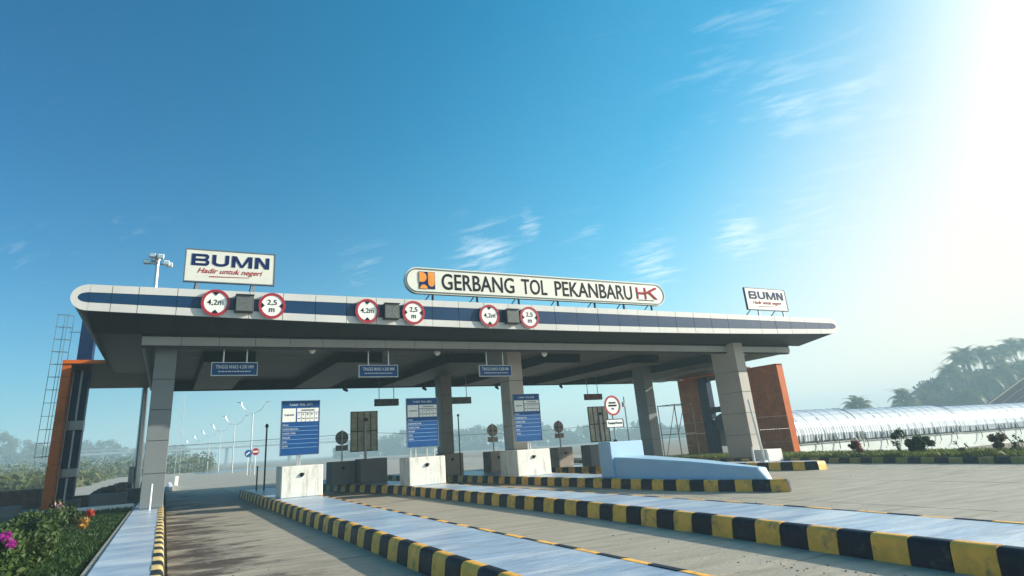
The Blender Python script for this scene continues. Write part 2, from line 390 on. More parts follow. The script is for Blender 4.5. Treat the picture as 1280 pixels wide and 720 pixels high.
# left pavement
pv = MB().box(-.74, -.02, -6, 27.3, -.3, K-.006).build('left_pavement', m_isl, kind='structure')
kerb(pv, [(.15, -6), (.13, 10), (.11, 25), (.09, 38)], K, inside=1, pitch=.43, mats=(mat('pale_kerb_yellow', (.62, .45, .17), .55, .0, .14, 5, bump=.15, bscale=30, patch=((.28, .20, .09), 5, .55, .55)), m_blk))
MB().box(-.84, -.745, -6, 27.3, -.3, K-.03).build('pavement_edge', mat('edge_concrete', (.30, .29, .26), .8, var=.3, scale=6, bump=.5, patch=((.06, .07, .03), 6, .5, .8)), pv)
# far kerb, right
bank = MB()
ys = [-10, 4, 11, 18, 25, 32, 45]
bx = lambda y: 24.05+(y-9)*.075 if y < 19 else 24.8+(y-19)*.05
rows_ = []
for y in ys: rows_.append([(bx(y)+.1, y, .17), (bx(y)+1.0, y, .27), (bx(y)+2.6, y, .22), (bx(y)+5, y, -.1), (bx(y)+9, y, -.7), (bx(y)+12, y, -.95)])
vs = [p for r in rows_ for p in r]; fs = [(i*6+j, i*6+j+1, (i+1)*6+j+1, (i+1)*6+j) for i in range(len(ys)-1) for j in range(5)]
bank.add(vs, fs); bank_o = bank.build('grass_bank', m_soil, kind='structure', fix=False)
kerb(bank_o, [(bx(y), y) for y in (-6, 4, 11, 18, 25, 32, 40)], .2, inside=-1, pitch=.48, mats=(m_yel2, m_blk2))

def grass(name, region, n, h, m, z):
    """blades over a set of (x, y) points, each a bent pair of triangles"""
    xy = region(n); n = len(xy); hh = h*(.5+RNG.random(n)); a = RNG.random(n)*2*np.pi; w = .010+.008*RNG.random(n)
    zz = z(xy); ln = RNG.normal(0, .45, (n, 2))*hh[:, None]
    dx, dy = np.cos(a)*w, np.sin(a)*w
    v = np.empty((n, 4, 3)); v[:, 0] = np.stack([xy[:, 0]-dx, xy[:, 1]-dy, zz-.02], 1); v[:, 1] = np.stack([xy[:, 0]+dx, xy[:, 1]+dy, zz-.02], 1)
    v[:, 2] = np.stack([xy[:, 0]+dx*.6+ln[:, 0]*.35, xy[:, 1]+dy*.6+ln[:, 1]*.35, zz+hh*.6], 1); v[:, 3] = np.stack([xy[:, 0]+ln[:, 0], xy[:, 1]+ln[:, 1], zz+hh], 1)
    return quads(name, v, m, kind='stuff')
def quads(name, v, m, kind=None, parent=None, mi=None):
    n = len(v); me = bpy.data.meshes.new(name)
    me.vertices.add(n*4); me.vertices.foreach_set('co', v.astype('f').ravel())
    me.loops.add(n*4); me.loops.foreach_set('vertex_index', np.arange(n*4, dtype='i'))
    me.polygons.add(n); me.polygons.foreach_set('loop_start', np.arange(0, n*4, 4, dtype='i')); me.polygons.foreach_set('loop_total', np.full(n, 4, 'i'))
    for q in (m if isinstance(m, (list, tuple)) else [m]): me.materials.append(q)
    if mi is not None: me.polygons.foreach_set('material_index', np.asarray(mi, 'i'))
    me.update(calc_edges=True)
    o = bpy.data.objects.new(name, me); COL.objects.link(o)
    if kind: o['kind'] = kind
    if parent is not None: o.parent = parent
    return o
# garden bed on the left
MB().box(-4.9, -.845, -6, 27.2, -.3, .16).build('garden_bed', m_soil, kind='structure')
def reg_left(n):
    y = 2+24*RNG.random(n)**1.25; x = -.86-3.2*RNG.random(n); return np.stack([x, y], 1)
tag(grass('grass', reg_left, 52000, .075, m_grass, lambda p: np.full(len(p), .16)), 'short dark green lawn beside the left pavement', 'lawn')
def reg_right(n):
    y = -4+34*RNG.random(n); x = np.where(y < 19, 24.05+(y-9)*.075, 24.8+(y-19)*.05)+.2+3.4*RNG.random(n)**1.3; return np.stack([x, y], 1)
tag(grass('grass', reg_right, 30000, .10, m_grass2, lambda p: np.full(len(p), .24)), 'yellow green grass on the bank behind the right kerb', 'grass')
kb = MB().cbox(-3.6, -.86, 26.5, 26.85, -.1, .30, .03).build('garden_kerb', m_white, kind='structure')

dm = MB(); rr_ = np.random.default_rng(3)
for (cx, cy, sx, sy, n_) in ((6.6, 5.0, .35, .8, 70), (7.2, 8.0, .3, 2.0, 45), (.75, 7.5, .35, 2.5, 60), (1.0, 14, .5, 4.0, 30), (18.5, 12, 3, 2, 10), (11.6, 10, .5, 4, 40), (23.3, 14, .5, 5, 45)):
    for _ in range(n_):
        x, y = rr_.normal(cx, sx), rr_.normal(cy, sy); q = rr_.uniform(.003, .009)
        if not (.3 < x < 3.0 or 4.8 < x < 6.9 or 9.7 < x < 12.4 or 14.6 < x < 19.8 or 22 < x < 23.9) or y < 3: continue
        dm.box(x-q, x+q*rr_.uniform(.6, 1.6), y-q, y+q*rr_.uniform(.6, 1.6), -.002, q*1.1)
tag(dm.build('loose_gravel', m_earth2, kind='stuff'), 'scattered dark grit and pebbles on the concrete lanes', 'gravel')

# ------------------------------------------------------------------ toll gate canopy
CAN = thing('toll_gate_canopy', (13.0, 28.0, 0), 'long toll plaza canopy with navy striped fascia and cladded columns across the lanes', 'toll gate')
zb = lambda x: 5.54+.20*((x-13.2)/15.6)**2          # lower edge of the fascia sags in the middle
zt = lambda x: 6.49
b1 = lambda x: zb(x)+.235; b2 = lambda x: 6.26
XL, XR, YF = -2.80, 29.86, 20.0
seams = [-2.35, -1.80, -1.12] + [-.10+1.02*i for i in range(29)]
seams = [s for s in seams if s < 28.9] + [29.35]
G_ = .008
def strip(x0, x1, fa, fb, y, dy): # quad panel standing proud
    return MB().add([(x0,y,fa(x0)),(x1,y,fa(x1)),(x1,y,fb(x1)),(x0,y,fb(x0)),(x0,y+dy,fa(x0)),(x1,y+dy,fa(x1)),(x1,y+dy,fb(x1)),(x0,y+dy,fb(x0))],
                    [(0,1,2,3),(7,6,5,4),(0,4,5,1),(1,5,6,2),(2,6,7,3),(3,7,4,0)])
for i in range(len(seams)-1):
    x0, x1 = seams[i]+G_, seams[i+1]-G_; j = random.uniform(-.004, .004)
    strip(x0, x1, lambda x: zb(x), lambda x: b1(x)-.004, YF+j, .05).build('fascia_panel', m_alu, CAN)
    strip(x0, x1, lambda x: b1(x)+.004, lambda x: b2(x)-.004, YF+.012+j, .05).build('navy_fascia_panel', m_blue, CAN)
    strip(x0, x1, lambda x: b2(x)+.004, lambda x: zt(x), YF+j, .05).build('fascia_panel', m_alu, CAN)
def arc(cx, cz, rx, rz, a0, a1, n=14): return [(cx+rx*math.cos(math.radians(a0+(a1-a0)*k/n)), cz+rz*math.sin(math.radians(a0+(a1-a0)*k/n))) for k in range(n+1)]
for xe, sgn in ((seams[0], -1), (seams[-1], 1)):
    zlo, zhi = zb(xe), zt(xe); c = (zlo+zhi)/2; R = (zhi-zlo)/2; r = (b2(xe)-b1(xe))/2; cc = (b2(xe)+b1(xe))/2
    a0, a1 = (90, 270) if sgn < 0 else (90, -90)
    rx_ = abs((XL if sgn < 0 else XR)-xe)
    outer = arc(xe, c, rx_, R, a0, a1); inner = arc(xe, cc, rx_*.62, r+.004, a1, a0)
    mb = MB(); n = len(outer)
    inn = inner[::-1]
    vs = [(p[0], YF, p[1]) for p in outer]+[(p[0], YF, p[1]) for p in inn]+[(p[0], YF+.05, p[1]) for p in outer]+[(p[0], YF+.05, p[1]) for p in inn]
    fs = []
    for k in range(n-1): fs += [(k, k+1, n+k+1, n+k), (2*n+k, 3*n+k, 3*n+k+1, 2*n+k+1), (k, 2*n+k, 2*n+k+1, k+1), (n+k, n+k+1, 3*n+k+1, 3*n+k)]
    mb.add(vs, fs).build('fascia_end_cap', m_alu, CAN)
    MB().prism(arc(xe+(-.004 if sgn > 0 else .004)*-1, cc, rx_*.62-.004, r, a0, a1), 'y', YF+.012, YF+.05).build('navy_end_cap', m_blue, CAN)
# wing body behind the fascia: swept rounded section; flat top, underside in dark panels
stations = [XL] + [XL+.12, XL+.3] + seams + [XR-.25, XR-.1, XR]
def sec(x):
    if x < seams[0]:
        t = min(1, (seams[0]-x)/(seams[0]-XL)); q = math.sqrt(max(0, 1-t*t)); c = (zb(seams[0])+zt(0))/2; R = (zt(0)-zb(seams[0]))/2; return c-R*q, c+R*q
    if x > seams[-1]:
        t = min(1, (x-seams[-1])/(XR-seams[-1])); q = math.sqrt(max(0, 1-t*t)); c = (zb(seams[-1])+zt(0))/2; R = (zt(0)-zb(seams[-1]))/2; return c-R*q, c+R*q
    return zb(x), zt(x)
mb = MB(); vs = []
for x in stations:
    lo_, hi_ = sec(x); lo_ += .004; hi_ -= .004
    vs += [(x, YF+.052, lo_), (x, YF+.052, hi_), (x, 38.0, lo_), (x, 38.0, hi_)]
fs = []
for i in range(len(stations)-1):
    a = 4*i; b = a+4; fs += [(a, b, b+1, a+1), (a+1, b+1, b+3, a+3), (a+2, a+3, b+3, b+2), (a, a+2, b+2, b)]
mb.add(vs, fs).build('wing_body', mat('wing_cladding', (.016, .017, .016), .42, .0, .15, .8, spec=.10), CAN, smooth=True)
# dark underside boards of the front overhang
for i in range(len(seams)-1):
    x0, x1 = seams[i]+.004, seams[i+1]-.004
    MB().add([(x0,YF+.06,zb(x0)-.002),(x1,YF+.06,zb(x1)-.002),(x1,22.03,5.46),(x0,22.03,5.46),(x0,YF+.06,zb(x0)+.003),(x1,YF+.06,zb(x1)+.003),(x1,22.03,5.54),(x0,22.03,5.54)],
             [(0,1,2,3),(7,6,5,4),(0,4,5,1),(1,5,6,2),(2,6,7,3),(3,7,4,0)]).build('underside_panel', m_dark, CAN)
# lower fascia band
BL, BR = -1.0, 28.55
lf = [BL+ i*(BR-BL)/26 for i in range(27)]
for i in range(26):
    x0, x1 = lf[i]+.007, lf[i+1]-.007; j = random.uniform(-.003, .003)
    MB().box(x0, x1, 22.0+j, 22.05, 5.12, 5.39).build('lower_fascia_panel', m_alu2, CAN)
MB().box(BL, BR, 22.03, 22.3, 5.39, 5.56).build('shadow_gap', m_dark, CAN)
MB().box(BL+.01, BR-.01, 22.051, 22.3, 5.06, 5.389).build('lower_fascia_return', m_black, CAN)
# right side edge slants from 28.55 at the front to 30.5 at the back
RR = lambda y: 28.55+(y-22)*(30.55-28.55)/14.0
MB().add([(BR,22.05,5.12),(RR(36),36,5.12),(RR(36),36,5.5),(BR,22.05,5.5),(BR-.12,22.05,5.12),(RR(36)-.12,36,5.12),(RR(36)-.12,36,5.5),(BR-.12,22.05,5.5)],
         [(0,1,2,3),(7,6,5,4),(0,4,5,1),(1,5,6,2),(2,6,7,3),(3,7,4,0)]).build('side_fascia', m_alu2, CAN)
MB().box(BL, BL+.1, 22.3, 36, 5.12, 5.56).build('side_fascia', m_colm, CAN)
MB().box(BL+.1, RR(36)-.13, 35.85, 36.0, 5.06, 5.56).build('rear_fascia', m_dark, CAN)
# ceiling boards
cw = [22.3+i*1.129 for i in range(13)]
ce = [BL+.1, 3.4, 8.6, 13.7, 19.0, 24.3]
for i in range(12):
    for q in range(6):
        x0 = ce[q]+.01; x1 = (ce[q+1]-.01) if q < 5 else RR(cw[i])-.14
        for kk in range(3):
            y0 = cw[i]+kk*.3763+.004; y1 = y0+.3763-.012; dzz = random.uniform(-.006, .006)
            if kk: 
                continue
            mb = MB()
            for k3 in range(3):
                ya = cw[i]+k3*.3763+.006; yb = ya+.3763-.018; dz3 = random.uniform(-.007, .007)
                mb.box(x0, x1, ya, yb, 5.53+dz3, 5.56+dz3)
            mb.build('ceiling_board', m_ceil, CAN)
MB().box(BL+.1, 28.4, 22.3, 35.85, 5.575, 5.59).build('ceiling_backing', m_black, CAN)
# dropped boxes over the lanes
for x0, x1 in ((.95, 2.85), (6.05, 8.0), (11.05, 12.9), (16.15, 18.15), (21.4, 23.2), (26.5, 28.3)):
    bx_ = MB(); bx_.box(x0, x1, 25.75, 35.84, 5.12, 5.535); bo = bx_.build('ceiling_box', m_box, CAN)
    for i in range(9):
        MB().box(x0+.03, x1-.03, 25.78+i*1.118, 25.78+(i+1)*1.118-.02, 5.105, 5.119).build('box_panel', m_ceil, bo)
# columns: cladding boards on a dark core
def column(x0, x1, y0, y1, zt_=5.56, m=None, z0=K, joints=None, label=None):
    core = MB().box(x0+.02, x1-.02, y0+.02, y1-.02, z0-.02, zt_).build('column', m_black, CAN)
    zz = joints or [z0, 1.28, 2.25, 3.20, 4.15, zt_]
    for i in range(len(zz)-1):
        MB().cbox(x0, x1, y0, y1, zz[i]+.006, zz[i+1]-.006, .012).build('cladding_panel', m or m_colm, core)
    return core
column(-.60, .05, 22.8, 23.65)
column(13.32, 14.02, 24.4, 25.25, m=m_colw)
column(24.15, 24.75, 21.6, 23.1, m=m_colw)
column(12.80, 13.42, 31.0, 31.8, m=mat('brown_column_cladding', (.20, .175, .15), .45, var=.08, scale=1))
column(25.75, 26.4, 30.2, 31.2)
column(-.60, .05, 31.0, 31.85)
MB().cbox(23.95, 24.9, 20.7, 21.58, .1, .62, .02).build('column_plinth', m_white, CAN)

# ------------------------------------------------------------------ roof signs
def billboard(x0, x1, z0, z1, y, label, body, legs, wide, lean=0.0):
    t = thing('roof_billboard', ((x0+x1)/2, y+.1, 6.49), label, 'billboard', 'lettered billboards standing on the canopy roof')
    MB().cbox(x0, x1, y, y+.09, z0, z1, .01).build('sign_panel', m_sign, t)
    f = MB(); e = .03
    f.box(x0-e, x1+e, y-.015, y+.10, z1, z1+e); f.box(x0-e, x1+e, y-.015, y+.10, z0-e, z0); f.box(x0-e, x0, y-.015, y+.10, z0, z1); f.box(x1, x1+e, y-.015, y+.10, z0, z1)
    f.build('sign_frame', mat('sign_edge', (.10, .13, .16), .5), t)
    for lx in legs:
        MB().box(lx-.04, lx+.04, y+.02, y+.08, 6.48, z0-e-.002).build('leg', m_grey, t)
        MB().tube([(lx-.12, y+1.1, 6.49), (lx, y+.12, z0+.35)], .022, 6).build('brace', m_grey, t)
    return t
def bumn(x0, z0, w, h, parent):
    """wide heavy capitals B U M N, each built from its own strokes"""
    y0, y1 = 20.488, 20.499; g = w*.035; cw = [w*.222, w*.213, w*.268, w*.192]; x = x0; t = h*.27; v = h*.30
    def put(polys):
        mb = MB()
        for k, q in enumerate(polys): mb.prism(q, 'y', y0-k*.0006, y1)
        mb.build('letter', m_txtn, parent, kind='stuff')
    def R(a, b, c, d): return [(a, c), (b, c), (b, d), (a, d)]
    c = cw[0]; r1 = h*.29
    put([R(x, x+v, z0, z0+h), R(x+v, x+c-r1*.8, z0, z0+t*.75), R(x+v, x+c-r1*.8, z0+h-t*.75, z0+h), R(x+v, x+c-r1*.8, z0+h*.40, z0+h*.60),
         arc(x+c-r1*.9, z0+h*.27, r1*.9, h*.27, -90, 90, 8)+arc(x+c-r1*.9, z0+h*.27, r1*.05, h*.10, 90, -90, 4), arc(x+c-r1*1.05, z0+h*.75, r1*.9, h*.25, -90, 90, 8)+arc(x+c-r1*1.05, z0+h*.75, r1*.05, h*.08, 90, -90, 4)])
    x += c+g; c = cw[1]
    put([R(x, x+v, z0+h*.3, z0+h), R(x+c-v, x+c, z0+h*.3, z0+h), arc(x+c/2, z0+h*.34, c/2, h*.34, 180, 360, 14)+arc(x+c/2, z0+h*.34, c/2-v, h*.34-t*.8, 360, 180, 14)])
    x += c+g; c = cw[2]; m2 = x+c/2
    put([R(x, x+v, z0, z0+h), R(x+c-v, x+c, z0, z0+h), [(x+v*.2, z0+h), (x+v*1.25, z0+h), (m2+v*.35, z0), (m2-v*.35, z0)], [(x+c-v*.2, z0+h), (x+c-v*1.25, z0+h), (m2-v*.35, z0), (m2+v*.35, z0)]])
    x += c+g; c = cw[3]
    put([R(x, x+v, z0, z0+h), R(x+c-v, x+c, z0, z0+h), [(x+v*.2, z0+h), (x+v*1.2, z0+h), (x+c-v*.2, z0), (x+c-v*1.2, z0)]])
w1 = billboard(.03, 2.70, 6.88, 7.90, 20.5, 'larger BUMN billboard above the left end of the canopy', 'BUMN', (.42, 2.1), 2.1)
bumn(.20, 7.39, 2.34, .38, w1)
text('tagline', 'Hadir untuk negeri', 1.37, 7.21, 20.499, .21, m_txtr, w1, width=1.95, bold=.01, shear=.35)
MB().prism([(.75, 7.03), (1.95, 7.065), (1.95, 7.075), (.75, 7.06)], 'y', 20.49, 20.499).build('underline', m_txtr, w1)
w2 = billboard(24.40, 27.12, 6.92, 7.95, 20.5, 'smaller looking BUMN billboard at the right end of the canopy', 'BUMN', (25.1, 26.8), 2.1)
bumn(24.60, 7.43, 2.34, .38, w2)
text('tagline', 'Hadir untuk negeri', 25.76, 7.24, 20.499, .21, m_txtr, w2, width=1.95, bold=.01, shear=.35)
MB().prism([(25.1, 7.05), (26.3, 7.085), (26.3, 7.10), (25.1, 7.075)], 'y', 20.49, 20.499).build('underline', m_txtr, w2)

ns = thing('name_sign', (13.2, 20.6, 6.49), 'long rounded white sign lettered GERBANG TOL PEKANBARU above the fascia', 'sign')
def stadium(x0, x1, z0, z1, n=16):
    c = (z0+z1)/2; r = (z1-z0)/2; return arc(x1-r, c, r, r, 90, -90, n)+arc(x0+r, c, r, r, -90, -270, n)
MB().prism(stadium(7.22, 19.28, 6.84, 7.82), 'y', 20.45, 20.62).build('sign_body', m_sign, ns)
def ring2(o_, i_, y0, y1):
    n = len(o_); mb = MB(); vs = []
    for a, b in zip(o_, i_): vs += [(a[0], y0, a[1]), (b[0], y0, b[1]), (a[0], y1, a[1]), (b[0], y1, b[1])]
    fs = []
    for k in range(n):
        a = 4*k; b = 4*((k+1) % n); fs += [(a, b, b+1, a+1), (a+2, a+3, b+3, b+2), (a, a+2, b+2, b), (a+1, b+1, b+3, a+3)]
    return mb.add(vs, fs)
ring2(stadium(7.26, 19.24, 6.88, 7.78), stadium(7.30, 19.20, 6.92, 7.74), 20.432, 20.449).build('border', mat('sign_border', (.05, .10, .09), .5), ns)
text('lettering', 'GERBANG', 10.18, 7.33, 20.449, .62, m_txt, ns, width=3.06, bold=.012)
text('lettering', 'TOL', 12.62, 7.33, 20.449, .62, m_txt, ns, width=1.16, bold=.012)
text('lettering', 'PEKANBARU', 15.53, 7.33, 20.449, .62, m_txt, ns, width=3.90, bold=.012)
# square emblem: orange field with navy figure
lg = MB().box(7.76, 8.38, 20.43, 20.449, 7.02, 7.66).build('emblem', m_txtn, ns)
lx, lz = 7.76, 7.02
MB().prism([(lx, lz+.25), (lx+.12, lz+.25)] + arc(lx+.10, lz+.43, .19, .19, -70, 70, 10) + [(lx+.12, lz+.62), (lx, lz+.62)], 'y', 20.418, 20.429).build('emblem_shape', m_logo_o, lg)
MB().prism([(lx+.34, lz+.62)] + arc(lx+.47, lz+.25, .13, .17, 180, 360, 10) + [(lx+.60, lz+.62)], 'y', 20.418, 20.429).build('emblem_shape', m_logo_o, lg)
MB().prism([(lx+.02, lz+.0)] + arc(lx+.17, lz+.0, .15, .15, 180, 0, 10), 'y', 20.418, 20.429).build('emblem_shape', m_logo_o, lg)
# red two-letter mark
hk = MB(); hx, hz = 17.72, 7.10; yA, yB = 20.43, 20.449
hk.box(hx, hx+.08, yA, yB, hz, hz+.50); hk.box(hx+.08, hx+.44, yA, yB, hz+.20, hz+.29); hk.box(hx+.44, hx+.52, yA, yB, hz, hz+.50)
hk.prism([(hx+.52, hz+.20), (hx+1.12, hz+.46), (hx+1.12, hz+.53), (hx+1.02, hz+.53), (hx+.52, hz+.31)], 'y', yA-.002, yB)
hk.prism([(hx+.66, hz+.25), (hx+.98, hz+.0), (hx+1.12, hz+.0), (hx+.76, hz+.32)], 'y', yA-.001, yB)
hk.build('company_mark', m_txtr, ns)
text('tagline', 'INOVASI UNTUK SOLUSI', 18.18, 7.04, 20.449, .05, m_txt, ns, width=.88)
for lx_ in (8.3, 10.1, 11.9, 13.7, 15.5, 17.0, 18.5):
    MB().box(lx_-.03, lx_+.03, 20.50, 20.56, 6.48, 6.845).build('leg', m_txt, ns)
    MB().tube([(lx_-.28, 20.95, 6.49), (lx_-.02, 20.60, 6.95)], .02, 6).build('brace', m_txt, ns)

# round limit signs and lane lamps on the fascia
def limit_sign(x, z, r, lines, label, notch):
    t = thing('limit_sign', (x, 19.98, z), label, 'road sign', 'round limit signs on the navy fascia')
    b = MB(); disc(b, (x, z), r, 19.90, 19.925); b.build('sign_disc', m_signw, t)
    b = MB(); ring(b, (x, z), r, r*.80, 19.885, 19.90); b.build('red_ring', m_red, t)
    MB().box(x-.03, x+.03, 19.925, 19.999, z-.3, z+.3).build('bracket', m_grey, t)
    a = r*.80
    tri = ([((x-.10, z+a*.99), (x+.10, z+a*.99), (x, z+a*.66)), ((x-.10, z-a*.99), (x+.10, z-a*.99), (x, z-a*.66))] if notch == 'v' else
           [((x-a*.99, z-.10), (x-a*.99, z+.10), (x-a*.68, z)), ((x+a*.99, z-.10), (x+a*.99, z+.10), (x+a*.68, z))])
    for q in tri: MB().prism(list(q), 'y', 19.887, 19.899).build('arrow_mark', m_txt, t)
    if len(lines) == 1: text('lettering', lines[0], x, z, 19.899, r*.46, m_txt, t, width=r*1.12, bold=.004)
    else:
        text('lettering', lines[0], x, z+r*.24, 19.899, r*.46, m_txt, t, width=r*.72, bold=.006)
        text('lettering', lines[1], x, z-r*.34, 19.899, r*.30, m_txt, t, width=r*.40, bold=.01)
for x, z_, ln, lb, nt_ in ((.96, 6.08, ['4,2m'], 'round 4,2m height sign below the larger BUMN billboard', 'v'), (2.61, 6.05, ['2,5', 'm'], 'round 2,5 m width sign, leftmost of its kind on the fascia', 'h'),
                       (5.68, 6.00, ['4,2m'], 'round 4,2m height sign between the billboard and the long name sign', 'v'), (7.32, 6.0, ['2,5', 'm'], 'round 2,5 m width sign under the left tip of the name sign', 'h'),
                       (10.26, 5.99, ['4,2m'], 'round 4,2m height sign under the word GERBANG', 'v'), (11.95, 5.98, ['2,5', 'm'], 'round 2,5 m width sign below the word TOL, rightmost round sign', 'h')):
    limit_sign(x, z_, .41, ln, lb, nt_)
for x, z_, lb in ((1.78, 6.07, 'square dark lane signal with crossed lamps, leftmost on the fascia'), (6.50, 6.0, 'square lane signal with crossed lamps between the second pair of round signs'),
                  (11.17, 5.98, 'square lane signal with crossed lamps between the third pair of round signs')):
    t = thing('lane_signal', (x, 19.95, z_), lb, 'lane signal', 'square lane signals on the fascia')
    MB().cbox(x-.27, x+.27, 19.78, 19.999, z_-.27, z_+.27, .015).build('housing', m_black, t)
    MB().box(x-.24, x+.24, 19.765, 19.779, z_-.24, z_+.24).build('lamp_face', m_led, t)
    c = MB()
    for q in range(-5, 6):
        for sg in (1, -1):
            disc(c, (x+q*.036, z_+sg*q*.036), .013, 19.757, 19.764, 6)
    c.build('cross_lamps', m_grey, t, kind='stuff')
    MB().box(x-.27, x+.27, 19.70, 19.779, z_+.25, z_+.27).build('visor', m_black, t)

# blue hanging height signs
for i, (x0, x1, zc_, lb) in enumerate(((1.13, 2.55, 4.43, 'blue hanging height limit sign over the left lane'), (6.11, 7.56, 4.34, 'blue hanging height limit sign over the middle lane'),
                                       (10.98, 12.40, 4.33, 'blue hanging height limit sign in front of the pale column'))):
    xm = (x0+x1)/2; t = thing('hanging_sign', (xm, 22.5, 5.5), lb, 'hanging sign', 'blue height signs hung from the ceiling')
    MB().box(x0, x1, 22.47, 22.53, zc_-.20, zc_+.20).build('sign_panel', m_signblue, t)
    f = MB(); e = .022
    f.box(x0-e, x1+e, 22.455, 22.535, zc_+.2, zc_+.2+e); f.box(x0-e, x1+e, 22.455, 22.535, zc_-.2-e, zc_-.2); f.box(x0-e, x0, 22.455, 22.535, zc_-.2, zc_+.2); f.box(x1, x1+e, 22.455, 22.535, zc_-.2, zc_+.2)
    f.build('sign_frame', m_txtw, t)
    text('lettering', 'TINGGI MAKS 4.200 MM', xm, zc_+.07, 22.469, .12, m_txtw, t, width=1.2, bold=.015)
    s_ = MB(); q = x0+.2
    while q < x1-.2:
        wq = random.uniform(.03, .10); s_.box(q, q+wq, 22.462, 22.469, zc_-.10, zc_-.065); q += wq+.025
    s_.build('small_print', m_txtw, t)
    for lx_ in (x0+.34, x1-.34): MB().tube([(lx_, 22.5, zc_+.222), (lx_, 22.5, 5.53)], .025, 8).build('hanger', m_steel, t)

# dome cameras below the lower fascia
for x, y, lb in ((4.45, 22.75, 'small round dome camera under the canopy edge, leftmost of three'), (9.41, 23.0, 'small round dome camera under the canopy edge, middle of three'), (14.45, 23.1, 'small round dome camera right of the pale column')):
    t = thing('dome_camera', (x, y, 5.5), lb, 'camera', 'dome cameras along the canopy front')
    MB().tube([(x, y, 5.54), (x, y, 5.18)], .03, 8).build('stem', m_grey, t)
    mb = MB(); mb.tube([(x, y, 5.22), (x, y, 5.20), (x, y, 5.12), (x, y, 5.05), (x, y, 5.00)], [.05, .11, .13, .10, .03], 14).build('housing', m_white, t, smooth=True)
for x, y, lb in ((8.7, 34.9, 'small black camera under the rear edge near the left board back'), (13.45, 35.1, 'small black camera under the rear edge left of the dark column'),
                 (18.3, 35.2, 'small black camera under the rear edge between the two columns'), (23.1, 35.3, 'small black camera under the rear edge right of the pale column')):
    t = thing('rear_camera', (x, y, 5.1), lb, 'camera', 'black cameras under the rear canopy edge')
    MB().tube([(x, y, 5.53), (x, y, 4.93)], .03, 6).build('stem', m_black, t)
    MB().tube([(x-.12, y-.18, 4.93), (x+.10, y+.02, 4.84)], [.10, .07], 10).build('housing', m_black, t)

# hanging lane displays at the rear
for x0, x1, lb, col in ((10.1, 11.45, 'dark hanging display panel above the left board back', m_led), (14.35, 15.9, 'dark hanging display panel right of the dark column', m_led), (24.0, 25.3, 'reddish hanging display panel at the right of the lanes', mat('red_led', (.28, .12, .09), .5, var=.5, scale=9))):
    t = thing('lane_display', ((x0+x1)/2, 34, 5.5), lb, 'display', 'hanging displays at the rear of the canopy')
    MB().box(x0, x1, 33.9, 34.1, 3.90, 4.27).build('housing', m_black, t)
    nb = 3
    for q in range(nb):
        a = x0+.03+(x1-x0-.03)/nb*q; MB().box(a, a+(x1-x0-.03)/nb-.03, 33.88, 33.899, 3.93, 4.24).build('display_cell', col, t)
    for lx_ in (x0+.25, x1-.25): MB().tube([(lx_, 34, 4.27), (lx_, 34, 5.53)], .022, 6).build('hanger', m_grey, t)

# ------------------------------------------------------------------ crash blocks and tariff boards
def block(x0, x1, y0, y1, h, label, mats, group='concrete crash blocks on the islands', hole=True, name='crash_block'):
    t = thing(name, ((x0+x1)/2, (y0+y1)/2, K), label, 'concrete block', group)
    MB().cbox(x0, x1, y0, y1, K-.01, h, .025).build('body', mats, t)
    if hole:
        mb = MB(); disc(mb, ((x0+x1)/2-.02, h-.28), .07, y0-.035, y0-.001, 6); mb.build('bolt_socket', m_txt, t)
        MB().tube([((x0+x1)/2-.02, y0-.05, h-.28), ((x0+x1)/2+.05, y0-.06, h-.25)], .03, 6).build('bolt', m_black, t)
    return t
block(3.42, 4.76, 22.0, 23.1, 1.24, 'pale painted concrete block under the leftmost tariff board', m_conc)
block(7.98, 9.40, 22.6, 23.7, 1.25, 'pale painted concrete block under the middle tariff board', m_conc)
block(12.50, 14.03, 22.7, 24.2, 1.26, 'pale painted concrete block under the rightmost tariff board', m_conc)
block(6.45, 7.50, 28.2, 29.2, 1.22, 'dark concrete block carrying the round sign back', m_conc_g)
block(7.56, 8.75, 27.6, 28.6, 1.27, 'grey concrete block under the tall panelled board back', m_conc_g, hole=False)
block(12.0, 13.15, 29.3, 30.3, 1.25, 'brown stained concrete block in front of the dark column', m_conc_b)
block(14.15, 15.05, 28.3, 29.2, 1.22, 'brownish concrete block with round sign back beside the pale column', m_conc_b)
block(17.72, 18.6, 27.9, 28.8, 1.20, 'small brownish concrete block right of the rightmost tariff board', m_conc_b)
block(18.05, 19.35, 25.6, 26.4, 1.25, 'grey concrete block behind the tall blue-sided barrier', m_conc_g, hole=False)

